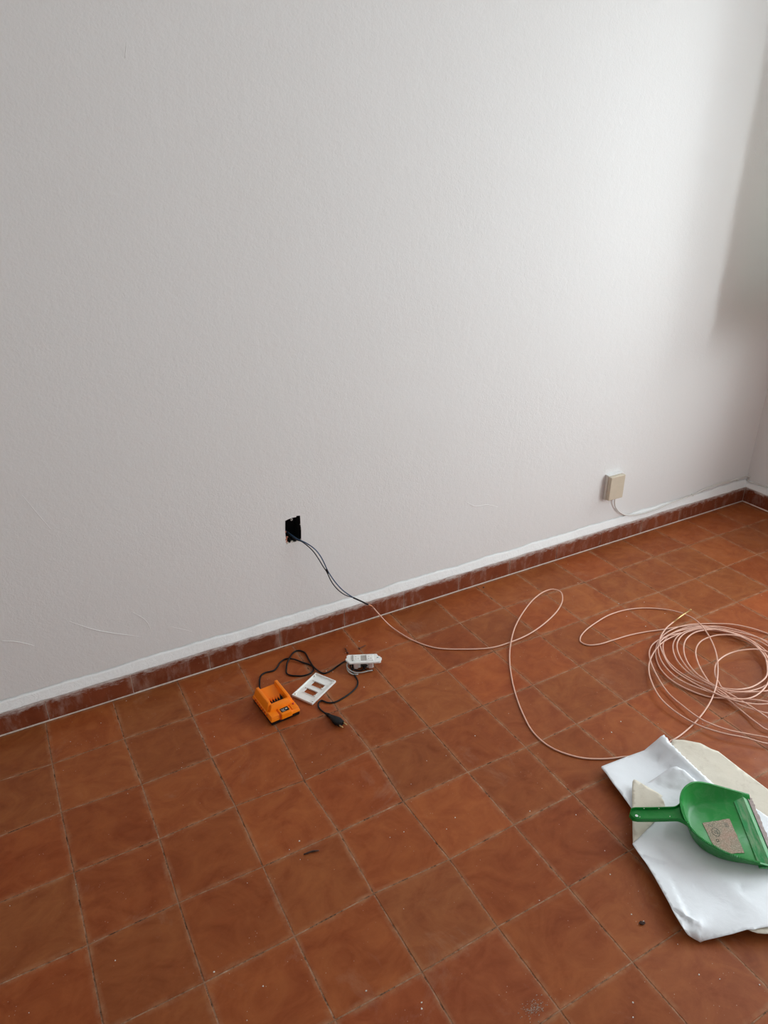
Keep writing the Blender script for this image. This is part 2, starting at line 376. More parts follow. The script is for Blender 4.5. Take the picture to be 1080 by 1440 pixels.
# ---------------------------------------------------------------- skirting
def skirt_tile(parent, a, b, axis, top, seed):
    """one glazed clay skirting tile from a to b along the wall"""
    rr = random.Random(seed); g = .0013; a += g; b -= g
    h = top+rr.uniform(-.0008,.0008); d = rr.uniform(-.0006,.0006)
    prof = [(d,.004),(d,h-.005),(d+.0015,h-.0015),(d+.005,h),(.012,h),(.012,.004)]
    bm = bmesh.new(); uvl = bm.loops.layers.uv.new('UVMap'); rings = []
    for t in (a, b):
        rings.append([bm.verts.new((t, y, z) if axis == 'x' else (XR+y, t, z)) for y, z in prof])
    n = len(prof)
    for k in range(n): bm.faces.new((rings[0][k], rings[0][(k+1)%n], rings[1][(k+1)%n], rings[1][k]))
    bm.faces.new(rings[0]); bm.faces.new(rings[1])
    for fc in bm.faces:
        for lp in fc.loops:
            lp[uvl].uv = (0 if lp.vert in rings[0] else 1, .5)
    o = obj('tile', bm, SKIRT, parent); t = rr.uniform(.88,1.06); o.color = (t, t*.97, t*.97, 1)
base_b = struct(bpy.data.objects.new('baseboard_back', None)); C.objects.link(base_b)
base_r = struct(bpy.data.objects.new('baseboard_right', None)); C.objects.link(base_r)
J = [-1.6] + [.015+.25*k for k in range(-6, 13)] + [XR]
J = sorted(set(round(j, 4) for j in J if j > -1.55)) 
J = [-1.595] + J
for i in range(len(J)-1): skirt_tile(base_b, J[i], J[i+1], 'x', .0775, i)
J2 = [0-.25*k for k in range(14)]
for i in range(len(J2)-1): skirt_tile(base_r, J2[i+1], J2[i], 'y', .0775, 50+i)
jb = bmesh.new(); add_box(jb, -1.595, XR+.011, .0018, .0119, .001, .075); obj('joint_mortar', jb, CAULK, base_b)
jb = bmesh.new(); add_box(jb, XR+.0018, XR+.0119, -3.39, 0, .001, .075); obj('joint_mortar', jb, CAULK, base_r)
def wobble(n, a, seed):
    rr = random.Random(seed); return [rr.uniform(-a, a) for _ in range(n)]
def bead(parent, axis, a, b, r, seed):
    n = int(abs(b-a)/.02); w = wobble(n+1, .0005, seed); pts = []
    for k in range(n+1):
        t = a+(b-a)*k/n
        pts.append((t, -.0006+w[k], .0012) if axis == 'x' else (XR-.0006-w[k], t, .0012))
    return tube('grout_line', pts, [max(.001, r+w[k]*.8) for k in range(n+1)], CAULK, parent, 6)
bead(base_b, 'x', -1.59, XR, .0019, 3); bead(base_r, 'y', -3.38, 0, .0035, 4)
# sloped whitewashed plaster fillet between skirting and wall
def fillet(name, axis, a, b, seed):
    n = int(abs(b-a)/.012); rr = random.Random(seed); bm = bmesh.new(); prev = None
    lo = hi = 0.0
    for k in range(n+1):
        t = a+(b-a)*k/n
        lo = lo*.8+rr.uniform(-.0011,.0011); hi = hi*.9+rr.uniform(-.0008,.0008)
        prof = [(.001+lo*.3,.0765+lo*.5), (.0014,.080+lo), (.0050+lo*.4,.092+hi), (.0090,.106+hi*2), (.0121,.1165+hi*2), (.0125,.0765)]
        ring = [bm.verts.new((t, y, z) if axis == 'x' else (XR+y, t, z)) for y, z in prof]
        if prev:
            for j in range(len(prof)): bm.faces.new((prev[j], prev[(j+1)%6], ring[(j+1)%6], ring[j]))
        prev = ring
    return struct(obj(name, bm, FILLET, smooth=True))
fillet('trim_1', 'x', -1.59, XR+.008, 5); fillet('trim_2', 'y', -3.38, .008, 6)

# ---------------------------------------------------------------- surface box on the wall and its thin cable
BEIGE = simple('beige_plastic', (.62,.54,.42), .42, 0, .04, 30, .05)
CREAMP = simple('painted_over_cream_plastic', (.70,.66,.60), .55, 0, .06, 40, .15)
sb = thing('socket_box', 'small beige surface-mounted socket box on the white wall above the skirting', 'socket box', (2.297, .012, .2255), 0)
box('back_case', -.043, .041, -.016, -.0005, 0, .112, CREAMP, sb, .003)
box('front_cover', -.0405, .0405, -.034, -.016, .004, .1105, BEIGE, sb, .0028)
box('cable_collar', .019, .031, -.018, -.006, -.004, .002, CREAMP, sb, .001)
bm = bmesh.new(); add_box(bm, -.043, .0425, -.018, -.0004, .1115, .1145, .0008)
obj('paint_crust', bm, PLASTER, sb)
WCAB = simple('white_cable_sheath', (.74,.72,.68), .5, 0, .05, 60, .05)
pc = thing('phone_cable', 'thin white cable running from the beige box along the white wall to the corner', 'cable', (2.323, .006, .222))
base = Vector(pc.location)
PTS = [(2.3144, -0.001, 0.2244), (2.3168, 0, 0.2167), (2.3254, 0.003, 0.1865), (2.3528, 0.005, 0.1518), (2.3983, 0.002, 0.1214), (2.4905, 0.001, 0.1032), (2.5986, 0.001, 0.1024), (2.7085, 0.002, 0.1141), (2.8355, 0.004, 0.119), (2.9265, 0.005, 0.1314), (3.0456, 0.005, 0.137), (3.1348, 0.005, 0.1326), (3.222, 0.006, 0.132), (3.229, -0.006, 0.13), (3.229, 0.0023, 0.1083), (3.229, -0.0517, 0.1115), (3.229, -0.1078, 0.116), (3.229, -0.2, 0.112), (3.229, -0.5, 0.1), (3.229, -1.2, 0.108)]
pp = spline(PTS, .012)
tube('sheath', [tuple(Vector(p)-base) for p in pp], .0030, WCAB, pc, 8)
for q in [(2.403, 0.006, 0.1186), (2.8383, 0.006, 0.1176), (3.1475, 0.006, 0.1299)]:
    bm = bmesh.new(); add_box(bm, -.004,.004,-.0045,.006,-.004,.0045,.001)
    obj('cable_clip', bm, WCAB, pc, loc=tuple(Vector(q)-base))

# ---------------------------------------------------------------- wires coming out of the hole
BLUE = simple('blue_wire_insulation', (.028,.075,.15), .4, 0, .1, 60, .05)
WBLK = simple('black_wire_insulation', (.012,.013,.018), .4, 0, .1, 60, .05)
COPPER = simple('copper', (.50,.22,.12), .35, 1, .15, 120, .1)
BLUEP = [(0.826, 0.062, 0.425), (0.838, 0.035, 0.415), (0.8539, 0.01, 0.4017), (0.8655, -0.004, 0.3971), (0.8786, -0.02, 0.3904), (0.8967, -0.035, 0.374), (0.9116, -0.045, 0.3491), (0.9235, -0.05, 0.3184), (0.9318, -0.055, 0.291), (0.943, -0.06, 0.2654), (0.9582, -0.065, 0.2369), (0.9799, -0.068, 0.205), (1, -0.07, 0.1827), (1.0188, -0.07, 0.1638)]
BLKP = [(0.824, 0.062, 0.418), (0.836, 0.035, 0.41), (0.8512, 0.01, 0.3997), (0.8653, -0.004, 0.3945), (0.8806, -0.02, 0.3806), (0.8944, -0.033, 0.3615), (0.9067, -0.043, 0.336), (0.9179, -0.05, 0.309), (0.9302, -0.055, 0.2832), (0.9362, -0.06, 0.2618), (0.9462, -0.065, 0.2377), (0.9638, -0.068, 0.2099), (0.9864, -0.07, 0.1854), (1.0079, -0.07, 0.1707), (1.021, -0.071, 0.1622), (1.0474, -0.073, 0.1418), (1.0692, -0.074, 0.1236), (1.085, -0.076, 0.1123)]
bw = tube('blue_wire', BLUEP, .0019, BLUE, None, 8, .006); tag(bw, 'dark blue electrical wire hanging out of the hole in the wall, upper of the two', 'wire')
kw = tube('black_wire', BLKP, .0018, WBLK, None, 8, .006); tag(kw, 'black electrical wire hanging from the wall hole just below the blue one', 'wire')
tube('tape_wrap', [(0.9286, -0.054, 0.2956), (0.9323, -0.057, 0.2795)], .0036, BLACK, kw, 8, .004)
tube('tape_wrap', [(1.0183, -0.071, 0.1642), (1.0342, -0.072, 0.1519), (1.053, -0.073, 0.1371), (1.0717, -0.0745, 0.1216)], .0029, BLACK, kw, 8, .004)
tube('copper_end', [(1.0742, -0.075, 0.1196), (1.0873, -0.077, 0.1106), (1.0933, -0.079, 0.1024)], .0021, COPPER, kw, 6, .003)
tube('copper_strand', [(1.0822, -0.076, 0.1161), (1.0831, -0.077, 0.1209), (1.0798, -0.078, 0.1255)], .0009, COPPER, kw, 6, .003)

# ---------------------------------------------------------------- pink pull cable: one cable, from the splice to the coil
Mp = Mat('pink_nylon', (.74,.44,.33), .38, 0, .5)
Mp.col(Mp.mix(Mp.noise(Mp.coord(), 12, 3), (.70,.40,.30), (.80,.50,.385)))
Mp.b.inputs['Subsurface Weight'].default_value = 0.0
PINK = Mp.m
pk = thing('pull_cable', 'long pale pink cable lying on the tiles, coiled in loops at the right', 'cable', (1.9111, -0.86561, 0))
base = Vector(pk.location)
LEAD = [(1.0898, -0.0775, 0.1071), (1.1113, -0.085, 0.0729), (1.1534, -0.0878, 0.013), (1.1677, -0.1401, 0.006), (1.1897, -0.2019, 0.003), (1.2319, -0.2705, 0.0026), (1.309, -0.3235, 0.0026), (1.3998, -0.3654, 0.0026), (1.4807, -0.373, 0.0026), (1.5712, -0.3675, 0.004), (1.6714, -0.3453, 0.012), (1.7449, -0.3182, 0.022), (1.7983, -0.2807, 0.028), (1.8267, -0.2364, 0.03), (1.815, -0.209, 0.03), (1.7741, -0.203, 0.028), (1.7086, -0.2191, 0.022), (1.6239, -0.2614, 0.013), (1.5527, -0.3095, 0.009), (1.4923, -0.3637, 0.0078), (1.4279, -0.4344, 0.004), (1.3676, -0.5209, 0.0026), (1.3218, -0.6008, 0.0026), (1.2847, -0.6821, 0.0026), (1.2593, -0.763, 0.0026), (1.2612, -0.8241, 0.0026), (1.2779, -0.8657, 0.0026), (1.3155, -0.9121, 0.0026), (1.3749, -0.9486, 0.0026), (1.4249, -0.9672, 0.0024), (1.471, -0.9898, 0.0022), (1.539, -0.9931, 0.0022), (1.5876, -0.9864, 0.0024), (1.6017, -0.9872, 0.003), (1.662, -0.9791, 0.003), (1.7336, -0.9648, 0.01), (1.8142, -0.9377, 0.02), (1.8889, -0.8974, 0.026), (1.9455, -0.8577, 0.028), (2.0162, -0.7962, 0.028), (2.0615, -0.7411, 0.03), (2.0916, -0.6892, 0.034), (2.1234, -0.6249, 0.028), (2.1364, -0.5593, 0.015), (2.1206, -0.5065, 0.006), (2.0792, -0.4648, 0.003), (2.0298, -0.4383, 0.003), (1.9781, -0.4235, 0.003), (1.9073, -0.4189, 0.003), (1.831, -0.431, 0.003), (1.7589, -0.4503, 0.003), (1.7128, -0.4733, 0.003), (1.6952, -0.495, 0.003), (1.7035, -0.5182, 0.003), (1.7394, -0.5348, 0.003), (1.8026, -0.5419, 0.003), (1.876, -0.549, 0.003), (1.943, -0.5636, 0.003), (1.9976, -0.5817, 0.004)]
COIL = [(2.0649, -0.6052, 0.008), (2.125, -0.6352, 0.012), (2.166, -0.6806, 0.015), (2.2024, -0.7289, 0.016), (2.2346, -0.7791, 0.016), (2.2544, -0.8371, 0.014), (2.2495, -0.9238, 0.01), (2.2009, -1.0026, 0.006), (2.1209, -1.049, 0.004), (2.0311, -1.0532, 0.004), (1.9465, -0.9914, 0.0082), (1.8922, -0.9533, 0.0078), (1.843, -0.9115, 0.0034), (1.8118, -0.8522, 0.0049), (1.7992, -0.8036, 0.0089), (1.8158, -0.7439, 0.0063), (1.8608, -0.6819, 0.003), (1.9241, -0.6323, 0.0064), (2.0063, -0.6064, 0.0089), (2.1018, -0.6074, 0.0048), (2.1804, -0.6402, 0.0034), (2.2411, -0.686, 0.0079), (2.2794, -0.7333, 0.0081), (2.3099, -0.7863, 0.0036), (2.3141, -0.8682, 0.0045), (2.2621, -0.9749, 0.0088), (2.1817, -1.046, 0.0068), (2.0473, -1.0853, 0.003), (1.9198, -1.1103, 0.006), (1.864, -1.1005, 0.009), (1.8594, -1.0667, 0.0112), (1.8687, -1.0233, 0.0071), (1.8762, -0.9585, 0.0095), (1.876, -0.8967, 0.013), (1.8604, -0.8393, 0.0097), (1.8578, -0.7831, 0.0071), (1.8643, -0.7308, 0.011), (1.8956, -0.6808, 0.0127), (1.9506, -0.6377, 0.0083), (2.0204, -0.619, 0.0078), (2.0939, -0.6287, 0.0123), (2.1592, -0.6712, 0.0116), (2.2049, -0.729, 0.0073), (2.2299, -0.7843, 0.0091), (2.2304, -0.8403, 0.0129), (2.2114, -0.9026, 0.0102), (2.1631, -0.9499, 0.007), (2.0772, -0.9819, 0.0106), (2.0201, -0.9891, 0.0128), (1.9717, -0.9716, 0.0141), (1.9153, -0.9468, 0.017), (1.8665, -0.918, 0.0131), (1.8388, -0.8712, 0.0113), (1.816, -0.8098, 0.0156), (1.8302, -0.7444, 0.0163), (1.8742, -0.6793, 0.0118), (1.9226, -0.6406, 0.0122), (1.9989, -0.6277, 0.0166), (2.0969, -0.6417, 0.0151), (2.1783, -0.6718, 0.0111), (2.222, -0.7297, 0.0137), (2.241, -0.8033, 0.017), (2.2332, -0.873, 0.0136), (2.1821, -0.9556, 0.0111), (2.1073, -1.0364, 0.0152), (2.0191, -1.1064, 0.0166), (1.9239, -1.147, 0.0122), (1.8453, -1.1541, 0.0119), (1.8325, -1.1222, 0.0112), (1.81, -1.0914, 0.0071), (1.7579, -1.0369, 0.0095), (1.7272, -0.9761, 0.013), (1.7305, -0.9059, 0.0097), (1.7419, -0.8393, 0.0071), (1.7714, -0.7673, 0.011), (1.8142, -0.6992, 0.0127), (1.8596, -0.6537, 0.0083), (1.9059, -0.6303, 0.0078), (1.964, -0.6265, 0.0123), (2.028, -0.6361, 0.0116), (2.1048, -0.6529, 0.0073), (2.1617, -0.6854, 0.0091), (2.195, -0.7352, 0.0129), (2.2138, -0.7957, 0.0102), (2.2018, -0.8689, 0.007), (2.1458, -0.9673, 0.0106), (2.0675, -1.0511, 0.0128), (1.9869, -1.1059, 0.0087), (1.8643, -1.1595, 0.0075), (1.8117, -1.1371, 0.0107), (1.7721, -1.0931, 0.0152), (1.7296, -1.0451, 0.0147), (1.7008, -0.9851, 0.0103), (1.6869, -0.9148, 0.012), (1.6914, -0.8531, 0.0159), (1.7301, -0.7814, 0.0133), (1.7813, -0.722, 0.01), (1.826, -0.6899, 0.0135), (1.9044, -0.6545, 0.0159), (1.9873, -0.6388, 0.0118), (2.0673, -0.6434, 0.0105), (2.1212, -0.6695, 0.0149), (2.1704, -0.7157, 0.0151), (2.2052, -0.7728, 0.0106), (2.1884, -0.8564, 0.0116), (2.1194, -0.9381, 0.0158), (2.0433, -0.9983, 0.0137), (1.9694, -1.0507, 0.01), (1.9188, -1.0594, 0.0182), (1.8995, -1.0243, 0.0141), (1.8779, -0.9885, 0.0166), (1.8794, -0.9267, 0.02), (1.8755, -0.8683, 0.0167), (1.872, -0.8068, 0.0141), (1.8838, -0.7524, 0.0181), (1.9167, -0.7035, 0.0196), (1.9759, -0.6593, 0.0152), (2.0398, -0.6415, 0.0148), (2.0999, -0.6543, 0.0193), (2.1543, -0.6891, 0.0186), (2.1967, -0.7486, 0.0143), (2.1928, -0.824, 0.0161), (2.1563, -0.8978, 0.02), (2.0919, -0.957, 0.0171), (2.027, -0.9709, 0.014), (1.9427, -0.9593, 0.0177), (1.8936, -0.9287, 0.0223), (1.8737, -0.8827, 0.0217), (1.876, -0.8247, 0.0173), (1.9014, -0.7523, 0.019), (1.9403, -0.698, 0.0229), (1.9958, -0.6635, 0.0202), (2.0586, -0.6492, 0.017), (2.1192, -0.6698, 0.0205), (2.1634, -0.7193, 0.0229), (2.1966, -0.7772, 0.0187), (2.1878, -0.8414, 0.0175), (2.1321, -0.921, 0.0219), (2.064, -1.001, 0.022), (1.9845, -1.0691, 0.0175), (1.8974, -1.1047, 0.0186), (1.8916, -1.0771, 0.0244), (1.8942, -1.026, 0.0234), (1.8945, -0.9622, 0.0192), (1.8833, -0.8959, 0.0213), (1.8772, -0.8365, 0.025), (1.9058, -0.7706, 0.0219), (1.965, -0.7059, 0.019), (2.0119, -0.6794, 0.0228), (2.0683, -0.6712, 0.0247), (2.1365, -0.6872, 0.0205), (2.1752, -0.7336, 0.0197), (2.1837, -0.8071, 0.0242), (2.153, -0.8786, 0.0238), (2.1041, -0.9347, 0.0194), (2.0248, -0.9773, 0.0209), (1.9373, -0.9941, 0.0249), (1.899, -0.9837, 0.0244), (1.8707, -0.9595, 0.0234), (1.8705, -0.9135, 0.0192), (1.8946, -0.8517, 0.0213), (1.9259, -0.7979, 0.025), (1.9804, -0.743, 0.0219), (2.05, -0.711, 0.019), (2.1162, -0.7182, 0.0228), (2.1651, -0.7477, 0.0247), (2.1977, -0.7905, 0.0205), (2.1716, -0.8594, 0.0197), (2.1159, -0.9151, 0.0242), (2.0623, -0.9499, 0.0238), (2.0227, -0.9563, 0.0194), (1.9711, -0.9573, 0.0209), (1.9179, -0.943, 0.0249), (1.8942, -0.918, 0.0224), (1.8904, -0.9156, 0.0251), (1.9087, -0.8912, 0.0211), (1.9272, -0.8627, 0.0236), (1.9644, -0.8338, 0.027), (2.014, -0.8149, 0.0236), (2.0764, -0.809, 0.0211), (2.1234, -0.8228, 0.0251), (2.1667, -0.8473, 0.0266), (2.1905, -0.8799, 0.0222), (2.1798, -0.9478, 0.0218), (2.0937, -1.0239, 0.0264), (1.9953, -1.0474, 0.0255), (1.9312, -1.0249, 0.0213), (1.8748, -0.9762, 0.0232), (1.8438, -0.9193, 0.027), (1.831, -0.8463, 0.0241), (1.8358, -0.769, 0.021), (1.8708, -0.6972, 0.0247), (1.909, -0.6498, 0.0268), (1.9558, -0.6194, 0.0226), (1.9967, -0.603, 0.026), (2.0496, -0.5865, 0.022)]
pp = spline(LEAD+COIL, .009)
tube('cable_sheath', [tuple(Vector(p)-base) for p in pp], .0024, PINK, pk, 7)
BRASS = simple('brass', (.62,.44,.20), .3, 1, .2, 90, .1)
TIP = [(2.0496, -0.5865, 0.022), (2.0901, -0.5736, 0.016), (2.1263, -0.5672, 0.018), (2.1598, -0.5602, 0.016), (2.1844, -0.553, 0.012)]
tp = [Vector(p)-base for p in spline(TIP, .004)]
N = len(tp); tube('metal_end_spring', [tuple(p) for p in tp], [.0024+.0005*(i % 2) for i in range(N)], BRASS, pk, 8)
bm = bmesh.new(); bmesh.ops.create_uvsphere(bm, u_segments=10, v_segments=6, radius=.0042); obj('end_eye', bm, BRASS, pk, True, tuple(tp[-1]))

# ---------------------------------------------------------------- orange battery charger with cord and plug
ORANGE = simple('orange_plastic', (1.0,.235,.004), .42, 0, .04, 40, .04, .3)
ORD = simple('deep_orange_plastic', (.70,.085,.003), .5, 0, .05, 40, .04)
ch = thing('battery_charger', 'orange and black tool battery charger standing on the tiles near the skirting', 'charger', (.6365,-.2835,.0008), math.radians(4.5))
box('base', -.0475, .0475, -.0695, .066, 0, .017, BLACK, ch, .004)
bm = bmesh.new()
add_box(bm, -.0495, .0495, -.072, .068, .0135, .027, .003, None, .93)
lower = autosmooth(obj('housing', bm, ORANGE, ch), 40)
# raised dock: two side rails, a sloping back and a front wall around the open battery slot
def rail(x0, x1, x2, x3, ya, yb, zt, mat=ORANGE, name='dock_rail'):
    bm = bmesh.new()
    vs = [bm.verts.new(p) for p in ((x0,ya-.004,.024),(x1,ya-.004,.024),(x1,yb,.024),(x0,yb,.024),(x2,ya+.003,zt),(x3,ya+.003,zt),(x3,yb-.004,zt),(x2,yb-.004,zt))]
    for q in ((3,2,1,0),(4,5,6,7),(0,1,5,4),(1,2,6,5),(2,3,7,6),(3,0,4,7)): bm.faces.new([vs[i] for i in q])
    bmesh.ops.bevel(bm, geom=bm.edges[:], offset=.0018, segments=2, profile=.5, affect='EDGES')
    return autosmooth(obj(name, bm, mat, ch), 40)
rail(-.045,-.024,-.036,-.027,-.030,.064,.052)
rail(.024,.045,.027,.036,-.030,.064,.052)
rail(-.040,.040,-.030,.030,-.040,-.022,.046,ORANGE,'dock_front')
bm = bmesh.new()   # slot floor, rising to the back
vs = [bm.verts.new(p) for p in ((-.027,-.026,.024),(.027,-.026,.024),(.027,.064,.024),(-.027,.064,.024),(-.027,-.026,.030),(.027,-.026,.030),(.027,.060,.040),(-.027,.060,.040))]
for q in ((3,2,1,0),(4,5,6,7),(0,1,5,4),(1,2,6,5),(2,3,7,6),(3,0,4,7)): bm.faces.new([vs[i] for i in q])
obj('slot_floor', bm, ORANGE, ch)
tb = box('terminal_block', -.019, .021, -.021, -.002, .030, .0365, BLACK, ch, .001)
for k in range(5):
    box('contact_blade', -.0165+k*.0085, -.0148+k*.0085, -.012, .005, .031, .0415, ORANGE if k < 4 else BLACK, tb, .0004)
# front deck: centre label panel between two shoulders, red lamp at the right
lp_ = box('label_panel', -.016, .021, -.0745, -.040, .012, .0315, ORANGE, ch, .0022, .94)
lb = box('label', -.010, .016, -.0655, -.0485, .0315, .0322, BLACK, lp_, .0008)
LAB = simple('faded_label_print', (.55,.55,.55), .6, 0, .1)
bm = bmesh.new()
for (a, b, c_, d) in ((-.007,-.002,-.0555,-.0535),(-.001,.003,-.0555,-.0535),(-.007,.001,-.0595,-.058),(.006,.012,-.059,-.0535),(-.006,.004,-.0632,-.0622)):
    add_box(bm, a, b, c_, d, .0322, .0324)
pr = obj('label_print', bm, LAB, lp_); pr['kind'] = 'stuff'
box('shoulder', -.046, -.019, -.068, -.040, .026, .030, ORANGE, ch, .0016, .95)
box('shoulder', .024, .046, -.068, -.040, .026, .030, ORANGE, ch, .0016, .95)
box('panel_gap', -.0188, -.0163, -.0726, -.041, .012, .0272, ORD, ch, .0003)
bm = bmesh.new(); bmesh.ops.create_cone(bm, cap_ends=True, segments=14, radius1=.0032, radius2=.0026, depth=.003)
obj('indicator_lamp', bm, simple('red_lens', (.55,.02,.02), .2), ch, True, (.037,-.0475,.0312))
for k in range(7):
    y = -.038+k*.0135
    m_ = Matrix.Translation((-.0485, y, .0205)) @ Matrix.Rotation(math.radians(12), 4, 'X')
    box('vent_slot', -.0012, .0012, -.0022, .0022, -.0055, .0055, ORD, ch, .0003, 1, m_)
for k in range(5):
    box('vent_slot', .0478, .0492, -.03+k*.0135, -.0265+k*.0135, .0155, .025, ORD, ch, .0003)
mi = (Matrix.Translation(ch.location) @ Matrix.Rotation(math.radians(4.5), 4, 'Z')).inverted()
CORD = [(0.6177, -0.2006, 0.012), (0.6218, -0.1815, 0.008), (0.6315, -0.1516, 0.003), (0.6413, -0.1279, 0.0028), (0.653, -0.1135, 0.0028), (0.6687, -0.1088, 0.0028), (0.696, -0.1122, 0.0028), (0.7133, -0.1003, 0.0028), (0.7308, -0.082, 0.0028), (0.7525, -0.0731, 0.003), (0.7727, -0.0877, 0.006), (0.7857, -0.1062, 0.006), (0.797, -0.1197, 0.003), (0.8108, -0.1381, 0.003), (0.8173, -0.1528, 0.003), (0.8161, -0.1671, 0.0028), (0.8008, -0.1842, 0.0028), (0.7735, -0.1858, 0.0028), (0.7532, -0.1764, 0.0028), (0.7342, -0.1615, 0.0028), (0.7279, -0.1473, 0.0028), (0.737, -0.1214, 0.003), (0.7526, -0.0942, 0.0045), (0.7609, -0.087, 0.0085), (0.7848, -0.0581, 0.003), (0.799, -0.0496, 0.0028), (0.8102, -0.0508, 0.0028), (0.8244, -0.0686, 0.0028), (0.822, -0.111, 0.003), (0.8185, -0.1418, 0.0055), (0.8169, -0.166, 0.0085), (0.8246, -0.1885, 0.003), (0.8361, -0.2084, 0.0028), (0.8583, -0.2073, 0.0028), (0.891, -0.1949, 0.0028), (0.928, -0.1858, 0.004), (0.9406, -0.1945, 0.0035), (0.935, -0.2214, 0.003), (0.9215, -0.2429, 0.0028), (0.9192, -0.2681, 0.0028), (0.9141, -0.2985, 0.0028), (0.9006, -0.3195, 0.0028), (0.8736, -0.3363, 0.0028), (0.8367, -0.3487, 0.0028), (0.804, -0.3537, 0.0028), (0.7832, -0.3435, 0.0028), (0.7719, -0.3257, 0.0028), (0.7597, -0.331, 0.0028), (0.7512, -0.3507, 0.0028), (0.7535, -0.3762, 0.004), (0.758, -0.3924, 0.0055)]
cord_pts = [tuple(mi @ Vector(p)) for p in CORD]
tube('power_cord', cord_pts, .0027, BLACK, ch, 8, .006)
PLUG0 = Vector((0.75904, -0.39548, 0.006)); PLUG1 = Vector((0.77608, -0.45969, 0.011))
ax = (PLUG1-PLUG0).normalized(); side = ax.cross(Vector((0,0,1))).normalized(); up = side.cross(ax)
L_ = (PLUG1-PLUG0).length
def sect(t, w, h, n=14):
    c0 = PLUG0+ax*(L_*t)+up*(h-.004)*.15
    return [tuple(mi @ (c0+side*(w*math.copysign(abs(math.cos(a))**.7, math.cos(a)))+up*(h*math.copysign(abs(math.sin(a))**.7, math.sin(a))))) for a in [2*PI*k/n for k in range(n)]]
plug = loft('plug', [sect(-.12,.0032,.0032), sect(0,.0042,.0042), sect(.12,.0050,.0048), sect(.2,.0058,.0052), sect(.42,.0090,.0072), sect(.62,.0130,.0088), sect(.78,.0142,.0092), sect(.84,.0125,.0088), sect(.98,.0118,.0082), sect(1.0,.0105,.0074)], BLACK, ch)
for k in range(3):
    t = .03+.05*k; r_ = sect(t,.0054,.0052); r2 = sect(t+.022,.0054,.0052)
    loft('strain_ring', [r_, r2], BLACK, plug)
for s_ in (-1, 1):
    a = PLUG1+side*(.0078*s_)-ax*.001; b = a+ax*.017
    tube('pin', [tuple(mi @ (a+(b-a)*t)) for t in (0,.2,.6,.93,1)], [.0022,.0022,.0022,.002,.0012], BRASS, plug, 8)

# ---------------------------------------------------------------- loose white wall plate, face down
WHITEP = simple('white_plastic', (.90,.90,.87), .4, 0, .03, 40, .04)
pl_ang = 0.5164289494202563
fp = thing('wall_plate', 'loose white two-gang wall plate lying on the tiles beside the orange charger', 'wall plate', (0.77506, -0.26297, 0.0006), pl_ang)
LX, LY = .0645, .0405
bm = bmesh.new()
xs = [-LX+.003,-.031,-.0085,.0085,.031,LX-.003]; ys = [-LY+.003,-.0205,.0205,LY-.003]
for i in range(5):
    for j in range(3):
        if i in (1, 3) and j == 1: continue
        add_box(bm, xs[i], xs[i+1], ys[j], ys[j+1], 0, .0022)
bmesh.ops.remove_doubles(bm, verts=bm.verts, dist=1e-5)
plate = obj('plate', bm, WHITEP, fp)
bm = bmesh.new()
for a in ((-LX,LX,-LY,-LY+.0032), (-LX,LX,LY-.0032,LY), (-LX,-LX+.0032,-LY+.0032,LY-.0032), (LX-.0032,LX,-LY+.0032,LY-.0032)):
    add_box(bm, *a, 0, .0072, .0008)
obj('rim', bm, WHITEP, fp)
for cx in (-.01975, .01975):
    bm = bmesh.new()
    for a in ((cx-.0125,cx-.0112,-.0215,.0215), (cx+.0112,cx+.0125,-.0215,.0215)): add_box(bm, *a, .002, .0042, .0003)
    for sx, sy in ((-1,-1),(1,1)): add_box(bm, cx+sx*.0095-.0012, cx+sx*.0095+.0012, sy*.0235-.003, sy*.0235+.003, .002, .0068, .0003)
    obj('window_rib', bm, WHITEP, fp)
for sx in (-1, 1):
    for sy in (-1, 1):
        bm = bmesh.new(); add_box(bm, sx*.052-.003, sx*.052+.003, sy*.034-.0018, sy*.034+.0018, .002, .0075, .0004); obj('snap_hook', bm, WHITEP, fp)

# ---------------------------------------------------------------- pulled-out socket module on its mounting strap
md_ang = -0.4471689952384477
md = thing('socket_module', 'loose white socket insert with short grey wires, lying over the black cord', 'socket', (0.96906, -0.23583, 0.001), md_ang)
bm = bmesh.new()
OUT = [(-.060,-.005),(-.0565,-.006),(-.0565,-.011),(-.053,-.013),(-.0475,-.0225),(-.018,-.0228),(.018,-.0228),(.052,-.0225),(.0575,-.0195),(.0575,-.009),(.0605,-.007),(.0605,.001),(.057,.003),(.056,.008),(.050,.011),(.045,.0225),(.0,.0228),(-.050,.0228),(-.0565,.018),(-.0565,.004),(-.060,.003)]
vs = [bm.verts.new((x, y, .0265)) for x, y in OUT]; f0 = bm.faces.new(vs)
r = bmesh.ops.extrude_face_region(bm, geom=[f0]); tv = [g for g in r['geom'] if isinstance(g, bmesh.types.BMVert)]
bmesh.ops.translate(bm, vec=(0,0,.0055), verts=tv)
bmesh.ops.bevel(bm, geom=[e for e in bm.edges if all(v_.co.z > .03 for v_ in e.verts)], offset=.0012, segments=2, affect='EDGES')
strap = obj('mounting_strap', bm, WHITEP, md)
GREYP = simple('grey_shaded_plastic', (.42,.40,.37), .5, 0, .1)
for k, cx in enumerate((-.022, .021)):
    mo = box('socket_insert', cx-.0115, cx+.0115, -.0145, .0165, .003 if k else .0045, .0345, WHITEP, md, .001)
    for dx, dy in ((-.004,.006),(.004,-.004),(-.004,-.006)):
        bm = bmesh.new(); bmesh.ops.create_cone(bm, cap_ends=True, segments=10, radius1=.0016, radius2=.0016, depth=.0008); obj('contact_hole', bm, GREYP, mo, loc=(cx+dx, dy, .0348))
box('blank_gap', -.0095, .0085, -.013, .016, .0312, .0326, GREYP, md, .0005)
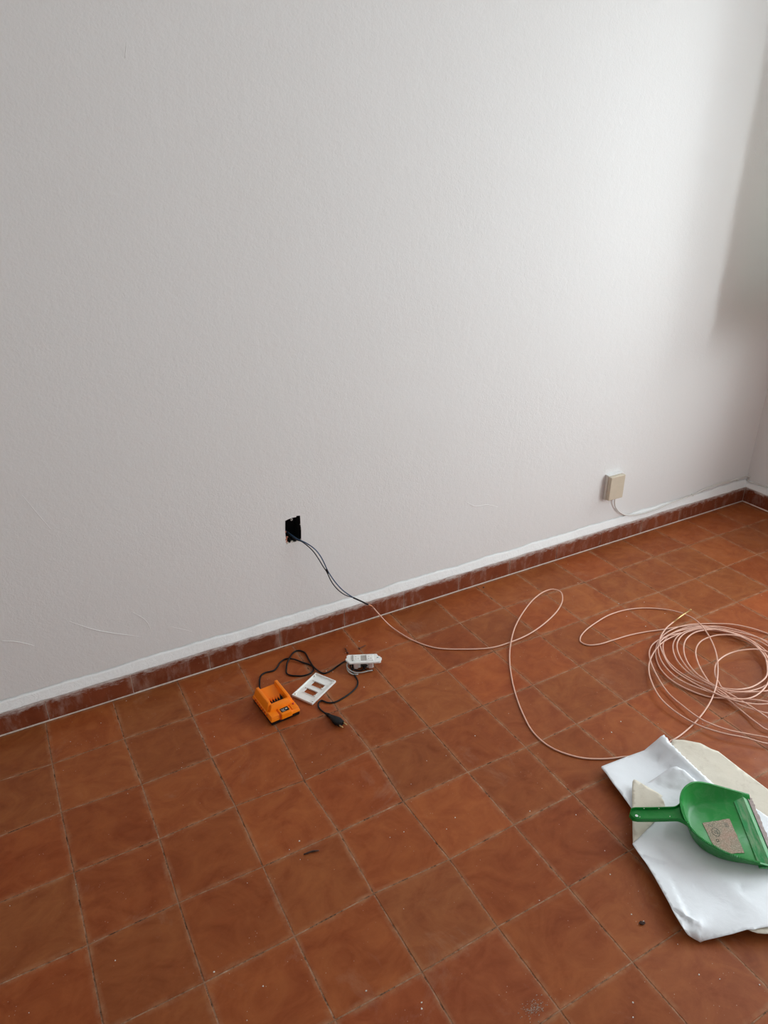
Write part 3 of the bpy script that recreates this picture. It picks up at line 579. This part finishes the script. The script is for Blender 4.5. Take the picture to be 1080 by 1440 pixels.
box('latch', -.0385, -.0350, -.014, .016, .0312, .0355, GREYP, md, .0005)
bm = bmesh.new(); bmesh.ops.create_cone(bm, cap_ends=True, segments=12, radius1=.003, radius2=.0024, depth=.0016)
obj('strap_screw', bm, simple('bluish_zinc', (.35,.50,.52), .35, .8), md, True, (.0475, .001, .0326))
PINKP = simple('pinkish_terminal_plastic', (.62,.47,.43), .5, 0, .1)
for cx in (-.026, .023):
    box('terminal', cx-.0065, cx+.0065, -.0215, -.0146, .005, .026, PINKP, md, .001)
box('insert_body', -.0335, .0335, -.0140, .013, .0075, .0265, simple('dark_grey_body', (.06,.055,.05), .6), md, .001)
GREYW = simple('grey_wire', (.42,.42,.40), .45, 0, .1)
tube('grey_wire', [(-.050,-.006,.024),(-.057,-.018,.020),(-.050,-.030,.012),(-.032,-.039,.006),(-.010,-.040,.0045),(.012,-.034,.005),(.028,-.030,.004)], .0020, GREYW, md, 8, .004)
tube('grey_wire', [(-.049,-.004,.018),(-.056,-.022,.012),(-.049,-.038,.006),(-.034,-.046,.003),(-.020,-.046,.003)], .0020, GREYW, md, 8, .004)
tube('dark_wire', [(-.044,-.010,.020),(-.045,-.022,.014),(-.030,-.028,.006),(-.008,-.027,.004),(.004,-.022,.010),(.012,-.016,.016)], .0020, BLACK, md, 8, .004)
tube('dark_wire', [(-.005,-.012,.012),(.006,-.026,.004),(.018,-.030,.003),(.031,-.027,.003)], .0021, BLACK, md, 8, .004)

# ---------------------------------------------------------------- two rusty screws and other litter
RUST = simple('rusty_steel', (.12,.045,.030), .55, .5, .4, 200, .4)
def screw(a, b, label):
    a, b = Vector(a), Vector(b); L = (b-a).length
    o = thing('screw', label, 'screw', tuple(a))
    d = (b-a)/L
    pts = [d*(L*t) for t in np.linspace(.12,1,26)]
    tube('shank', [tuple(p) for p in pts], [(.0013+.0006*(i % 2))*(1 if i < 21 else (26-i)/5) + .0002 for i in range(26)], RUST, o, 7)
    tube('head', [tuple(d*(L*t)) for t in (0,.04,.10,.16)], [.0034,.0034,.0026,.0015], RUST, o, 10)
screw((0.99913, -0.14431, 0.003), (1.0301, -0.13752, 0.002), 'rusty brown screw on the tiles behind the socket insert, right of the other screw')
screw((0.95323, -0.14772, 0.003), (0.95883, -0.11432, 0.002), 'rusty brown screw on the tiles at the left end of the socket insert')
BARK = simple('dark_brown_splinter', (.045,.018,.012), .8, 0, .4, 150, .6)
o = tube('splinter', [(0,0,0),(.009,.004,.002),(.014,.010,.0006),(.022,.013,.0016),(.034,.018,.0004)], [.0012,.0024,.0020,.0026,.0008], BARK, None, 7)
o.location = (0.49883, -0.81584, 0.0018); o.rotation_euler = (0,0,-0.7115267635280826); tag(o, 'thin dark brown splinter lying on a tile in the middle of the floor', 'splinter')
bm = bmesh.new(); bmesh.ops.create_icosphere(bm, subdivisions=2, radius=.0048)
rr = random.Random(3)
for v_ in bm.verts: v_.co = Vector((v_.co.x*1.35, v_.co.y*.85, v_.co.z*.7))*rr.uniform(.75,1.2)
o = obj('clay_crumb', bm, BARK, loc=(1.082, -1.3474, 0.003)); o.rotation_euler = (0,0,-.5); tag(o, 'dark brown crumb on the tile left of the white sheet', 'crumb')
bm = bmesh.new(); bmesh.ops.create_icosphere(bm, subdivisions=2, radius=.0032)
for v_ in bm.verts: v_.co = Vector((v_.co.x*1.2, v_.co.y*.9, v_.co.z*.7))*rr.uniform(.75,1.2)
o = obj('clay_crumb', bm, BARK, loc=(1.6159, -0.028965, 0.002)); tag(o, 'small dark crumb on the tiles just in front of the back skirting', 'crumb')
CRUMB = simple('plaster_crumb', (.72,.68,.62), .9, 0, .1, 200, .5)
bm = bmesh.new()
spots = [(0.4309, -0.3132), (-0.0167, 0.1231), (0.8484, -0.1985), (0.848, -0.2489), (0.8654, -0.2123), (0.9197, -0.3324), (1.0201, -0.1037), (0.9491, -0.1394), (0.6083, -0.5778), (0.5053, -0.7741), (0.4741, -0.7851), (0.2217, -0.9863), (0.4813, -1.1757), (0.8452, -0.9236), (0.7465, -0.878), (0.5679, -1.2506), (1.1109, -1.2223), (1.1618, -1.0507), (1.065, -0.9832), (1.1021, -0.6881), (0.5615, -1.261), (2.0896, -0.4185), (1.7288, -0.9811), (1.5206, -0.8549), (1.9727, -0.9762), (1.4219, -0.8818), (1.9703, -0.536), (2.0967, -0.512), (2.1206, -0.6055), (0.1633, -0.6428), (0.0459, -0.8601), (0.3009, -1.0639), (-0.1392, -0.6121), (1.0893, -1.3453), (1.0787, -1.32), (1.1135, -1.4185), (1.0994, -1.4855), (1.1906, -1.5599), (0.938, -1.4582), (1.1293, -1.5123), (0.9167, -1.4785), (1.9969, -0.3775), (1.9226, 0.2819), (1.6926, -0.1994), (1.9578, -0.4551), (1.463, -0.8746), (0.9254, -0.7017), (0.8841, -0.9048)]
spots = [(x, y, rr.uniform(.0009,.0019)) for x, y in spots]
for k in range(90):
    x, y = rr.uniform(-.2, 2.6), -rr.random()**1.2*1.7-.02
    spots.append((x, y, rr.uniform(.0004,.0011)))
for x, y, s_ in spots:
    b2 = bmesh.ops.create_icosphere(bm, subdivisions=1, radius=s_)
    for v_ in b2['verts']: v_.co = Vector((x+v_.co.x*rr.uniform(.8,1.6), y+v_.co.y*rr.uniform(.8,1.5), s_*.5+v_.co.z*.6))
cr = obj('plaster_crumbs', bm, CRUMB); tag(cr, 'tiny white plaster crumbs scattered over the terracotta tiles', 'crumbs', kind='stuff')

bm = bmesh.new(); rr = random.Random(21)
mx_, my_ = (0.76, -1.3692)
for k in range(120):
    a = rr.uniform(0, 2*PI); d = rr.gauss(0, 1); u, w_ = .034*rr.gauss(0,.5), .012*rr.gauss(0,.6)
    x, y = mx_+u*.95-w_*.1, my_+w_+u*.10; s_ = rr.uniform(.0004,.0012)
    b2 = bmesh.ops.create_icosphere(bm, subdivisions=1, radius=s_)
    for v_ in b2['verts']: v_.co = Vector((x+v_.co.x*rr.uniform(1,2.2), y+v_.co.y, .0004+v_.co.z*.25))
o = obj('cement_smear', bm, simple('grey_cement', (.30,.21,.16), .9, 0, .25, 200, .5)); tag(o, 'patch of dried grey cement smeared on a tile at the near edge of the floor', 'smear', kind='stuff')

# ---------------------------------------------------------------- folded white sheet with cream backing
def sheet(name, outline, inner, mat, parent, base, thick=.0012, wr=.0011, seed=0, cell=.011, soft=1, lines=()):
    """a limp layer: heights interpolate the measured points, small wrinkles added"""
    inner = list(inner)
    for ln in lines:   # fold and crease lines, sampled densely
        for a, b in zip(ln, ln[1:]):
            k = max(1, int(math.dist(a[:2], b[:2])/(cell*.6)))
            for j in range(k+1):
                q = tuple(a[i]+(b[i]-a[i])*j/k for i in range(3))
                if all(math.dist(q[:2], p_[:2]) > .002 for p_ in inner): inner.append(q)
    pts = np.array(outline+inner, float)
    n = len(outline); loop = []
    for i in range(n):
        a, b = np.array(outline[i], float), np.array(outline[(i+1) % n], float)
        k = max(1, int(np.linalg.norm((b-a)[:2])/cell))
        for j in range(k): loop.append(a+(b-a)*j/k)
    loop = np.array(loop)
    rr = random.Random(seed); ctrl = np.vstack([loop, pts])
    lo, hi = loop[:,:2].min(0), loop[:,:2].max(0); grid = []
    y = lo[1]
    while y < hi[1]:
        x = lo[0]
        while x < hi[0]: grid.append((x+rr.uniform(-.002,.002), y+rr.uniform(-.002,.002))); x += cell
        y += cell
    def inside(px, py):
        c = False; j = len(loop)-1
        for i in range(len(loop)):
            xi, yi = loop[i][:2]; xj, yj = loop[j][:2]
            if (yi > py) != (yj > py) and px < (xj-xi)*(py-yi)/(yj-yi)+xi: c = not c
            j = i
        return c
    grid = [g for g in grid if inside(*g) and np.min(np.hypot(loop[:,0]-g[0], loop[:,1]-g[1])) > cell*.45]
    pin = [tuple(q[:2]) for q in inner]
    grid = [g for g in grid if all(math.hypot(g[0]-q[0], g[1]-q[1]) > cell*.4 for q in pin)]
    allp = [Vector(q[:2]) for q in loop]+[Vector(q) for q in pin]+[Vector(g) for g in grid]
    res = delaunay_2d_cdt(allp, [(i, (i+1) % len(loop)) for i in range(len(loop))], [], 1, 1e-6)
    # heights relax between the measured border, fold lines and points, then soften
    from mathutils import noise
    V = res[0]; NV = len(V); P2 = np.array([tuple(v_) for v_ in V])
    nb = [set() for _ in range(NV)]
    for f_ in res[2]:
        for i in range(len(f_)): nb[f_[i]].add(f_[i-1]); nb[f_[i-1]].add(f_[i])
    zz = np.zeros(NV); fix = np.zeros(NV, bool); hard = np.zeros(NV, bool)
    for i in range(NV):
        d = np.hypot(ctrl[:,0]-P2[i,0], ctrl[:,1]-P2[i,1]); j = d.argmin()
        zz[i] = ctrl[j,2]; fix[i] = d[j] < 1e-4
        hard[i] = np.min(np.hypot(loop[:,0]-P2[i,0], loop[:,1]-P2[i,1])) < 1e-4
    lst = [np.array(sorted(q)) for q in nb]
    for _ in range(160):
        for i in range(NV):
            if not fix[i] and len(lst[i]): zz[i] = zz[lst[i]].mean()
    for _ in range(soft):
        z2 = zz.copy()
        for i in range(NV):
            if not hard[i] and len(lst[i]): z2[i] = .5*zz[i]+.5*zz[lst[i]].mean()
        zz = z2
    bm = bmesh.new(); vs = []
    for i, co in enumerate(V):
        de = float(np.min(np.hypot(loop[:,0]-co.x, loop[:,1]-co.y)))
        z = zz[i]+wr*min(1, de/.02)*(noise.noise(Vector((co.x*14, co.y*14, seed)))*1.2+noise.noise(Vector((co.x*38, co.y*30, seed+9)))*.35)
        vs.append(bm.verts.new(Vector((co.x, co.y, z))-base))
    for fc in res[2]:
        try: bm.faces.new([vs[i] for i in fc])
        except ValueError: pass
    for v_ in [v_ for v_ in bm.verts if not v_.link_faces]: bm.verts.remove(v_)
    o = obj(name, bm, mat, parent, smooth=True)
    if o.data.polygons and sum(p.normal.z for p in o.data.polygons) < 0: o.data.flip_normals()
    so = o.modifiers.new('thick', 'SOLIDIFY'); so.thickness = thick; so.offset = -1
    return o
def cloth(name, a, b, rough, dirt=None):
    M = Mat(name, a, rough, 0, .35); v = M.pos()
    c = M.mix(M.noise(v, 11, 5, .6), a, b)
    if dirt: c = M.mix(M.math('MULTIPLY', M.ramp(M.noise(v, 26, 7, .7, 1.2), [(.52,0.0),(.75,1.0)]), .45), c, dirt)
    M.col(c); b1 = M.bump(M.noise(v, 30, 6, .62, 1.5), .14, .004); M.bump(M.noise(v, 420, 2), .12, .0004, b1)
    return M.m
WHITE = cloth('white_coated_sheet', (.83,.86,.90), (.87,.90,.935), .5)
CREAM = cloth('cream_backing', (.66,.60,.49), (.76,.71,.61), .7, (.42,.35,.27))
ps = thing('folded_sheet', 'folded white sheet with cream backing spread on the tiles under the green dustpan', 'sheet', (1.3706, -1.2774, 0))
base = Vector(ps.location)
sheet('cream_backing', [(1.555, -1.0043, 0.004), (1.5911, -0.9878, 0.006), (1.6146, -1.0076, 0.01), (1.6432, -1.0409, 0.012), (1.651, -1.0711, 0.012), (1.6604, -1.0876, 0.012), (1.6601, -1.1576, 0.01), (1.6601, -1.2445, 0.01), (1.657, -1.3477, 0.008), (1.6493, -1.4631, 0.006), (1.5248, -1.5218, 0.004), (1.391, -1.5064, 0.004), (1.3589, -1.3859, 0.003), (1.4398, -1.2205, 0.003), (1.5088, -1.0942, 0.003)], [(1.5909, -1.165, 0.012), (1.5828, -1.2577, 0.012), (1.5674, -1.3494, 0.01), (1.5785, -1.1071, 0.006), (1.6129, -1.1018, 0.011)], CREAM, ps, base, .0015, .0012, 1)
sheet('cream_edge', [(1.2553, -1.4764, 0.024), (1.2611, -1.4861, 0.024), (1.269, -1.4943, 0.023), (1.2812, -1.5026, 0.023), (1.3158, -1.5188, 0.023), (1.4005, -1.5451, 0.022), (1.4543, -1.5125, 0.016), (1.3735, -1.4461, 0.015), (1.2868, -1.4373, 0.015)], [], CREAM, ps, base, .0015, .0004, 8)
sheet('white_layer', [(1.2046, -1.1992, 0.026), (1.2037, -1.2004, 0.024), (1.1966, -1.2226, 0.026), (1.191, -1.2519, 0.027), (1.1783, -1.2892, 0.028), (1.166, -1.3209, 0.029), (1.1528, -1.3547, 0.03), (1.142, -1.3817, 0.03), (1.137, -1.4019, 0.028), (1.1367, -1.4127, 0.023), (1.1399, -1.4212, 0.015), (1.1491, -1.4302, 0.007), (1.1562, -1.4414, 0.005), (1.1638, -1.4438, 0.008), (1.1913, -1.4563, 0.016), (1.2203, -1.4681, 0.022), (1.2523, -1.4781, 0.026), (1.2653, -1.4858, 0.0265), (1.2819, -1.4909, 0.027), (1.3001, -1.4982, 0.028), (1.3802, -1.5248, 0.025), (1.4921, -1.5209, 0.02), (1.5773, -1.4337, 0.018), (1.577, -1.3504, 0.018), (1.5665, -1.2681, 0.018), (1.5053, -1.2081, 0.019), (1.4167, -1.202, 0.023), (1.36, -1.1943, 0.024), (1.3075, -1.1769, 0.026), (1.2615, -1.1867, 0.027)], [(1.2552, -1.243, 0.02), (1.271, -1.2176, 0.021), (1.3166, -1.2323, 0.022), (1.3807, -1.326, 0.021), (1.3852, -1.2818, 0.021), (1.4237, -1.3719, 0.02)], WHITE, ps, base, .0014, .0012, 2, .0065, 0, [[(1.1982, -1.2189, 0.026), (1.1998, -1.2331, 0.0255), (1.2127, -1.2479, 0.024), (1.2265, -1.2638, 0.023)], [(1.1988, -1.2283, 0.021), (1.2008, -1.2421, 0.02), (1.2117, -1.2563, 0.019), (1.2307, -1.2737, 0.019)], [(1.2273, -1.2633, 0.022), (1.2442, -1.284, 0.0245), (1.2562, -1.3088, 0.025), (1.2723, -1.3325, 0.022)], [(1.2056, -1.3096, 0.024), (1.1893, -1.3372, 0.028), (1.1728, -1.3667, 0.031), (1.1583, -1.3925, 0.032)], [(1.2099, -1.3145, 0.022), (1.1968, -1.3417, 0.0235), (1.1834, -1.3689, 0.024), (1.1709, -1.3931, 0.024)], [(1.15, -1.361, 0.03), (1.1562, -1.379, 0.031), (1.16, -1.3949, 0.0315), (1.1754, -1.4208, 0.027)], [(1.1506, -1.3713, 0.0255), (1.1552, -1.387, 0.025), (1.1631, -1.4055, 0.0235)], [(1.1548, -1.4071, 0.022), (1.1549, -1.4258, 0.022), (1.1568, -1.4408, 0.014)], [(1.3081, -1.3226, 0.025), (1.3109, -1.379, 0.026), (1.3152, -1.4318, 0.025), (1.3184, -1.4737, 0.026)], [(1.2431, -1.347, 0.021), (1.2601, -1.3915, 0.021), (1.2743, -1.436, 0.022)], [(1.411, -1.4185, 0.019), (1.3658, -1.4138, 0.021), (1.3349, -1.3998, 0.02)]])
sheet('back_fold', [(1.3181, -0.9771, 0.022), (1.321, -0.9751, 0.024), (1.3803, -0.9758, 0.018), (1.4228, -0.9796, 0.018), (1.4539, -0.9842, 0.019), (1.4714, -0.9882, 0.022), (1.4851, -0.9896, 0.03), (1.4959, -0.993, 0.041), (1.5057, -0.9971, 0.053), (1.5145, -0.9999, 0.063), (1.5258, -1.0019, 0.066), (1.5318, -0.9979, 0.008), (1.5339, -1.0087, 0.008), (1.5303, -1.0297, 0.008), (1.53, -1.0529, 0.008), (1.5289, -1.0812, 0.008), (1.5284, -1.1109, 0.008), (1.5301, -1.1383, 0.008), (1.5319, -1.1651, 0.008), (1.5346, -1.1863, 0.008), (1.5086, -1.1976, 0.015), (1.4497, -1.1882, 0.012), (1.3757, -1.1833, 0.012), (1.3195, -1.1756, 0.013), (1.2835, -1.1339, 0.012), (1.2864, -1.1172, 0.022), (1.2961, -1.0756, 0.023), (1.3044, -1.0341, 0.024), (1.3132, -1.0017, 0.024)], [(1.3242, -1.009, 0.025), (1.3181, -1.0869, 0.022), (1.3592, -0.9958, 0.022), (1.3856, -1.028, 0.019), (1.4259, -1.0287, 0.018), (1.466, -1.0222, 0.019), (1.4741, -1.0378, 0.018), (1.4774, -1.0697, 0.018), (1.5003, -1.0237, 0.046), (1.4873, -1.0285, 0.03), (1.4983, -1.0594, 0.038), (1.497, -1.0978, 0.033), (1.5, -1.1316, 0.028), (1.428, -1.0899, 0.014), (1.4614, -1.1087, 0.014), (1.3828, -1.0688, 0.018), (1.4395, -1.1512, 0.013)], WHITE, ps, base, .0014, .0008, 3, .008, 1, [[(1.5258, -1.0019, 0.066), (1.5279, -1.0127, 0.066), (1.5243, -1.0337, 0.064), (1.524, -1.0569, 0.06), (1.5229, -1.0852, 0.056), (1.5224, -1.1149, 0.051), (1.5241, -1.1423, 0.046), (1.5259, -1.1691, 0.041), (1.5286, -1.1903, 0.036)]])
sheet('middle_fold', [(1.3713, -1.0786, 0.0225), (1.4054, -1.0788, 0.0245), (1.4219, -1.0817, 0.033), (1.4399, -1.0834, 0.041), (1.4568, -1.0863, 0.048), (1.4671, -1.0908, 0.052), (1.4739, -1.0943, 0.053), (1.4789, -1.0903, 0.02), (1.4882, -1.1011, 0.02), (1.4897, -1.1142, 0.02), (1.4915, -1.1319, 0.02), (1.4938, -1.1514, 0.02), (1.495, -1.1672, 0.02), (1.4988, -1.1881, 0.02), (1.4605, -1.1994, 0.022), (1.3967, -1.1965, 0.0235), (1.343, -1.1867, 0.0235), (1.3042, -1.1644, 0.023), (1.3298, -1.1125, 0.022)], [(1.3973, -1.1156, 0.0225), (1.4043, -1.0972, 0.0225), (1.42, -1.1189, 0.024), (1.4349, -1.0994, 0.032), (1.4507, -1.1171, 0.04), (1.4597, -1.1476, 0.035), (1.3963, -1.1515, 0.0235), (1.4285, -1.1696, 0.0235), (1.3549, -1.1415, 0.0235)], WHITE, ps, base, .0012, .0005, 4, .008, 1, [[(1.4739, -1.0943, 0.053), (1.4832, -1.1051, 0.054), (1.4847, -1.1182, 0.052), (1.4865, -1.1359, 0.049), (1.4888, -1.1554, 0.045), (1.49, -1.1712, 0.041), (1.4938, -1.1921, 0.033)]])
cf = sheet('cream_flap', [(1.2042, -1.1991, 0.0285), (1.2355, -1.1682, 0.028), (1.2598, -1.1445, 0.028), (1.2919, -1.1129, 0.03), (1.3209, -1.0839, 0.033), (1.3426, -1.0643, 0.037), (1.3499, -1.061, 0.038), (1.3546, -1.0665, 0.038), (1.3615, -1.0851, 0.036), (1.3666, -1.1046, 0.036), (1.3717, -1.1236, 0.037), (1.3729, -1.1389, 0.038), (1.3674, -1.1379, 0.038), (1.3608, -1.1515, 0.04), (1.3518, -1.1648, 0.04), (1.3413, -1.175, 0.038), (1.3272, -1.1763, 0.032), (1.2972, -1.1811, 0.0285), (1.2591, -1.1888, 0.028), (1.2273, -1.1955, 0.0285)], [(1.3338, -1.0993, 0.033), (1.3078, -1.136, 0.031), (1.3484, -1.1286, 0.035), (1.3306, -1.154, 0.036), (1.2674, -1.1624, 0.029)], CREAM, ps, base, .0012, .0008, 5, .009)

# ---------------------------------------------------------------- green dustpan
Mgn = Mat('green_plastic', (.02,.30,.07), .33, 0, .35)
v = Mgn.coord()
dst = Mgn.ramp(Mgn.noise(v, 34, 8, .72, .8), [(.46,0.0),(.75,1.0)])
Mgn.col(Mgn.mix(Mgn.math('MULTIPLY', dst, .16), (.003,.215,.028), (.25,.36,.22)))
Mgn.rough(Mgn.ramp(dst, [(0,.28),(1,.55)])); Mgn.bump(Mgn.noise(v, 200, 3), .06, .0005)
GREEN = Mgn.m
Mgr = Mat('scuffed_green_ramp', (.1,.4,.17), .5, 0, .4)
v = Mgr.coord('Object', (1.0,5.0,1.0)); s1 = Mgr.noise(Mgr.coord('Object', (6,1,1)), 22, 7, .7)
Mgr.col(Mgr.mix(Mgr.ramp(s1, [(.42,0.0),(.72,.75)]), (.03,.30,.09), (.38,.44,.31))); Mgr.bump(s1, .15, .001)
GREENR = Mgr.m
LIPM = simple('worn_pinkish_lip_strip', (.23,.17,.155), .65, 0, .35, 120, .4)
dp = thing('dustpan', 'green plastic dustpan with a dirty paper label, lying on the white sheet', 'dustpan', (1.3357, -1.2211, 0.028319))
dp.rotation_mode = 'QUATERNION'
dp.rotation_quaternion = Matrix(((0.81855, 0.57303, -0.04018), (-0.57417, 0.81829, -0.02694), (0.01744, 0.04512, 0.99883))).to_quaternion()
D, HW = 0.20222214363498323, .1075
NT = 72
def outline(n):
    """rim outline far lip corner -> back -> near lip corner"""
    pts = []
    Dc = .108
    for k in range(n+1):
        s = -1+2*k/n; a = abs(s)
        if a > .55: x = Dc+(D-Dc)*(a-.55)/.45; y = HW
        else:
            th = a/.55*PI/2; x = Dc*(1-math.cos(th)**(2/2.3)); y = HW*math.sin(th)**(2/2.3)
        pts.append((x, y if s < 0 else -y))
    return pts
OUTL = outline(NT)
def rim_h(x): 
    t = max(0, min(1, (x-.05)/(D-.05)))
    return .058*(1-t)+.013*t if t < 1 else .013
cxm = .115
def pull(x, y, d):   # move a rim point inward
    vx, vy = x-cxm, y*(1 if x < cxm else 1)
    if x >= cxm: return (x, y-math.copysign(d, y))
    l = math.hypot(vx, vy); return (x-vx/l*d, y-vy/l*d)
bm = bmesh.new(); rows = []
for x, y in OUTL:
    h = rim_h(x); sl = .020*h/.058+.003
    a = pull(x, y, sl+.008); b = pull(x, y, sl); c_ = pull(x, y, .0025); d_ = (x, y); e_ = pull(x, y, .0042); f_ = pull(x, y, sl+.0025); g_ = pull(x, y, sl+.012)
    rows.append([bm.verts.new(p_) for p_ in ((*a, 0), (*b, .004), (*c_, h-.003), (*d_, h-.0028), (*d_, h), (*e_, h), (*f_, .009), (*g_, .0026))])
for r0, r1 in zip(rows, rows[1:]):
    for k in range(7): bm.faces.new((r0[k], r1[k], r1[k+1], r0[k+1]))
for k in (0, 7):
    N2 = len(rows)
    for i in range(N2//2):
        a, b, c_, d_ = rows[i][k], rows[i+1][k], rows[N2-2-i][k], rows[N2-1-i][k]
        q = [a, b, c_, d_] if b is not c_ else [a, b, d_]
        if len(set(q)) == len(q): bm.faces.new(q)
for rw in (rows[0], rows[-1]): bm.faces.new(rw)
lipf = [rows[0][0], rows[0][7], rows[-1][7], rows[-1][0]]; bm.faces.new(lipf)
tray = autosmooth(obj('tray', bm, GREEN, dp), 50)
# ramp to the lip: rises from the tray floor to a ridge, then falls to the edge
xa, xb, xc, xd = D-.043, D-.026, D-.018, D-.002
hw = HW-.006
bm = bmesh.new(); prof = [(xa,.002),(xa+.001,.0052),(xb,.0088),(xc,.0118),(xd,.0045),(xd,.002)]
rg = [[bm.verts.new((x, y, z)) for x, z in prof] for y in (-hw, -hw*.33, hw*.33, hw)]
for a, b in zip(rg, rg[1:]):
    for k in range(6): bm.faces.new((a[k], a[(k+1)%6], b[(k+1)%6], b[k]))
bm.faces.new(rg[0]); bm.faces.new(rg[-1])
ramp = obj('ramp', bm, GREENR, dp)
bm = bmesh.new(); rr = random.Random(5); prev = None
for k in range(41):
    y = -hw-.002+(2*hw+.004)*k/40; e = .008+rr.uniform(-.0015,.0015)
    ring = [bm.verts.new(p_) for p_ in ((D-.006,y,.0085),(D,y,.0060),(D+e,y,.0015+rr.uniform(-.0004,.0004)),(D+e,y,.0002),(D-.004,y,.002))]
    if prev:
        for j in range(5): bm.faces.new((prev[j], prev[(j+1)%5], ring[(j+1)%5], ring[j]))
    else: bm.faces.new(ring)
    prev = ring
bm.faces.new(prev); obj('lip_strip', bm, LIPM, dp)
# comb teeth along the near rim
bm = bmesh.new()
pts = [(x, y) for x, y in OUTL if y < -.03 and x < .16]
pl2 = [tuple(p_) for p_ in spline([(x, y, 0) for x, y in pts], .0042)]
for i in range(0, len(pl2)-1):
    x, y, _ = pl2[i]; tx, ty = pl2[i+1][0]-x, pl2[i+1][1]-y; an = math.atan2(ty, tx); h = rim_h(x)
    add_box(bm, -.0010, .0010, -.0002, .0040, -.0015, .0022, 0, Matrix.Translation((x, y, h)) @ Matrix.Rotation(an, 4, 'Z'))
cb = obj('comb_teeth', bm, GREEN, dp); cb['kind'] = 'stuff'
# handle: shallow open channel with rounded end, flaring into the tray
bm = bmesh.new(); hl = 0.12135472163539408; rg = []
for k in range(25):
    t = k/24; x = -hl+(hl+.010)*t
    w_ = .0155*math.sqrt(max(0, 1-max(0, (.10-t)/.10)**2))+.0012 if t < .10 else .0155+(.002 if t < .8 else .002+.020*((t-.8)/.2)**2)
    z = .041+.016*t**1.3 - (.004*(1-t/.06) if t < .06 else 0)
    rg.append([bm.verts.new((x, yy, zz)) for yy, zz in ((-w_,z-.011),(-w_,z),(-w_+.0022,z+.0006),(-w_+.0034,z-.0060),(0,z-.0078),(w_-.0034,z-.0060),(w_-.0022,z+.0006),(w_,z),(w_,z-.011),(0,z-.0110))])
for a, b in zip(rg, rg[1:]):
    for k in range(10): bm.faces.new((a[k], a[(k+1)%10], b[(k+1)%10], b[k]))
bm.faces.new(rg[0]); bm.faces.new(rg[-1])
handle = autosmooth(obj('handle', bm, GREEN, dp), 50)
bm = bmesh.new(); bmesh.ops.create_cone(bm, cap_ends=True, segments=16, radius1=.0036, radius2=.0036, depth=.0008)
hp = obj('hanging_hole', bm, simple('white_seen_through_hole', (.8,.8,.78), .6), handle, False, (-hl+.016, -.0045, .0375))
for (x, y) in ((-.085,.0125),(-.03,-.0128),(-.05,.012),(-.1,-.012)):
    bm = bmesh.new(); bmesh.ops.create_icosphere(bm, subdivisions=1, radius=.0013); obj('paint_fleck', bm, CRUMB, handle, False, (x, y, .0415+.016*max(0,(x+hl)/hl)**1.3))
# dirty paper label in the tray
Ml = Mat('dirty_paper_label', (.40,.32,.24), .8, 0, .2)
v = Ml.coord(); a1 = Ml.noise(v, 300, 3, .7); a2 = Ml.noise(v, 26, 4, .6)
lc = Ml.mix(Ml.ramp(a1, [(.42,0.0),(.62,1.0)]), (.25,.215,.16), (.50,.41,.33))
Ml.col(Ml.mix(Ml.math('MULTIPLY', Ml.ramp(a2, [(.45,0.0),(.65,1.0)]), .5), lc, (.48,.27,.22))); Ml.bump(a1, .3, .0006)
bm = bmesh.new(); LQ = [(0.0631, 0.0154), (0.1334, 0.0338), (0.1383, -0.0627), (0.0736, -0.0719)]
rr = random.Random(9); ring = []
for i in range(4):
    a, b = np.array(LQ[i]), np.array(LQ[(i+1) % 4])
    for j in range(12):
        p_ = a+(b-a)*j/12; ring.append((p_[0]+rr.uniform(-.0006,.0006), p_[1]+rr.uniform(-.0006,.0006)))
vs = [bm.verts.new((x, y, .0030)) for x, y in ring]; f0 = bm.faces.new(vs)
r = bmesh.ops.extrude_face_region(bm, geom=[f0]); bmesh.ops.translate(bm, vec=(0,0,.0006), verts=[g for g in r['geom'] if isinstance(g, bmesh.types.BMVert)])
lab = obj('paper_label', bm, Ml.m, dp)
INK = simple('faded_ink', (.13,.14,.12), .8, 0, .4, 200, .1)
bm = bmesh.new()
c0 = np.mean(np.array(LQ), 0)
def mark(dx, dy, w_, h_, a=0):
    add_box(bm, -w_/2, w_/2, -h_/2, h_/2, 0, .0003, 0, Matrix.Translation((c0[0]+dx, c0[1]+dy, .0036)) @ Matrix.Rotation(a, 4, 'Z'))
add_tube(bm, [(c0[0]-.014+.009*math.cos(a), c0[1]+.012+.012*math.sin(a), .0037) for a in [k*PI/9 for k in range(18)]], .0006, 4, True)
mark(-.012,.016,.010,.0012,.6); mark(-.015,.009,.011,.0012,-.5); mark(-.011,.012,.0012,.010,.2)
add_tube(bm, [(c0[0]-.017+sx, c0[1]-.012+sy, .0037) for sx, sy in ((-.003,-.003),(.003,-.003),(.003,.003),(-.003,.003))], .0007, 4, True)
for k in range(4): mark(.018, .040-.0032*k, .010, .0010, .12)
for k in range(3): mark(-.026+.004*k, .030, .0012, .006, .1)
pr = obj('label_print', bm, INK, lab); pr['kind'] = 'stuff'
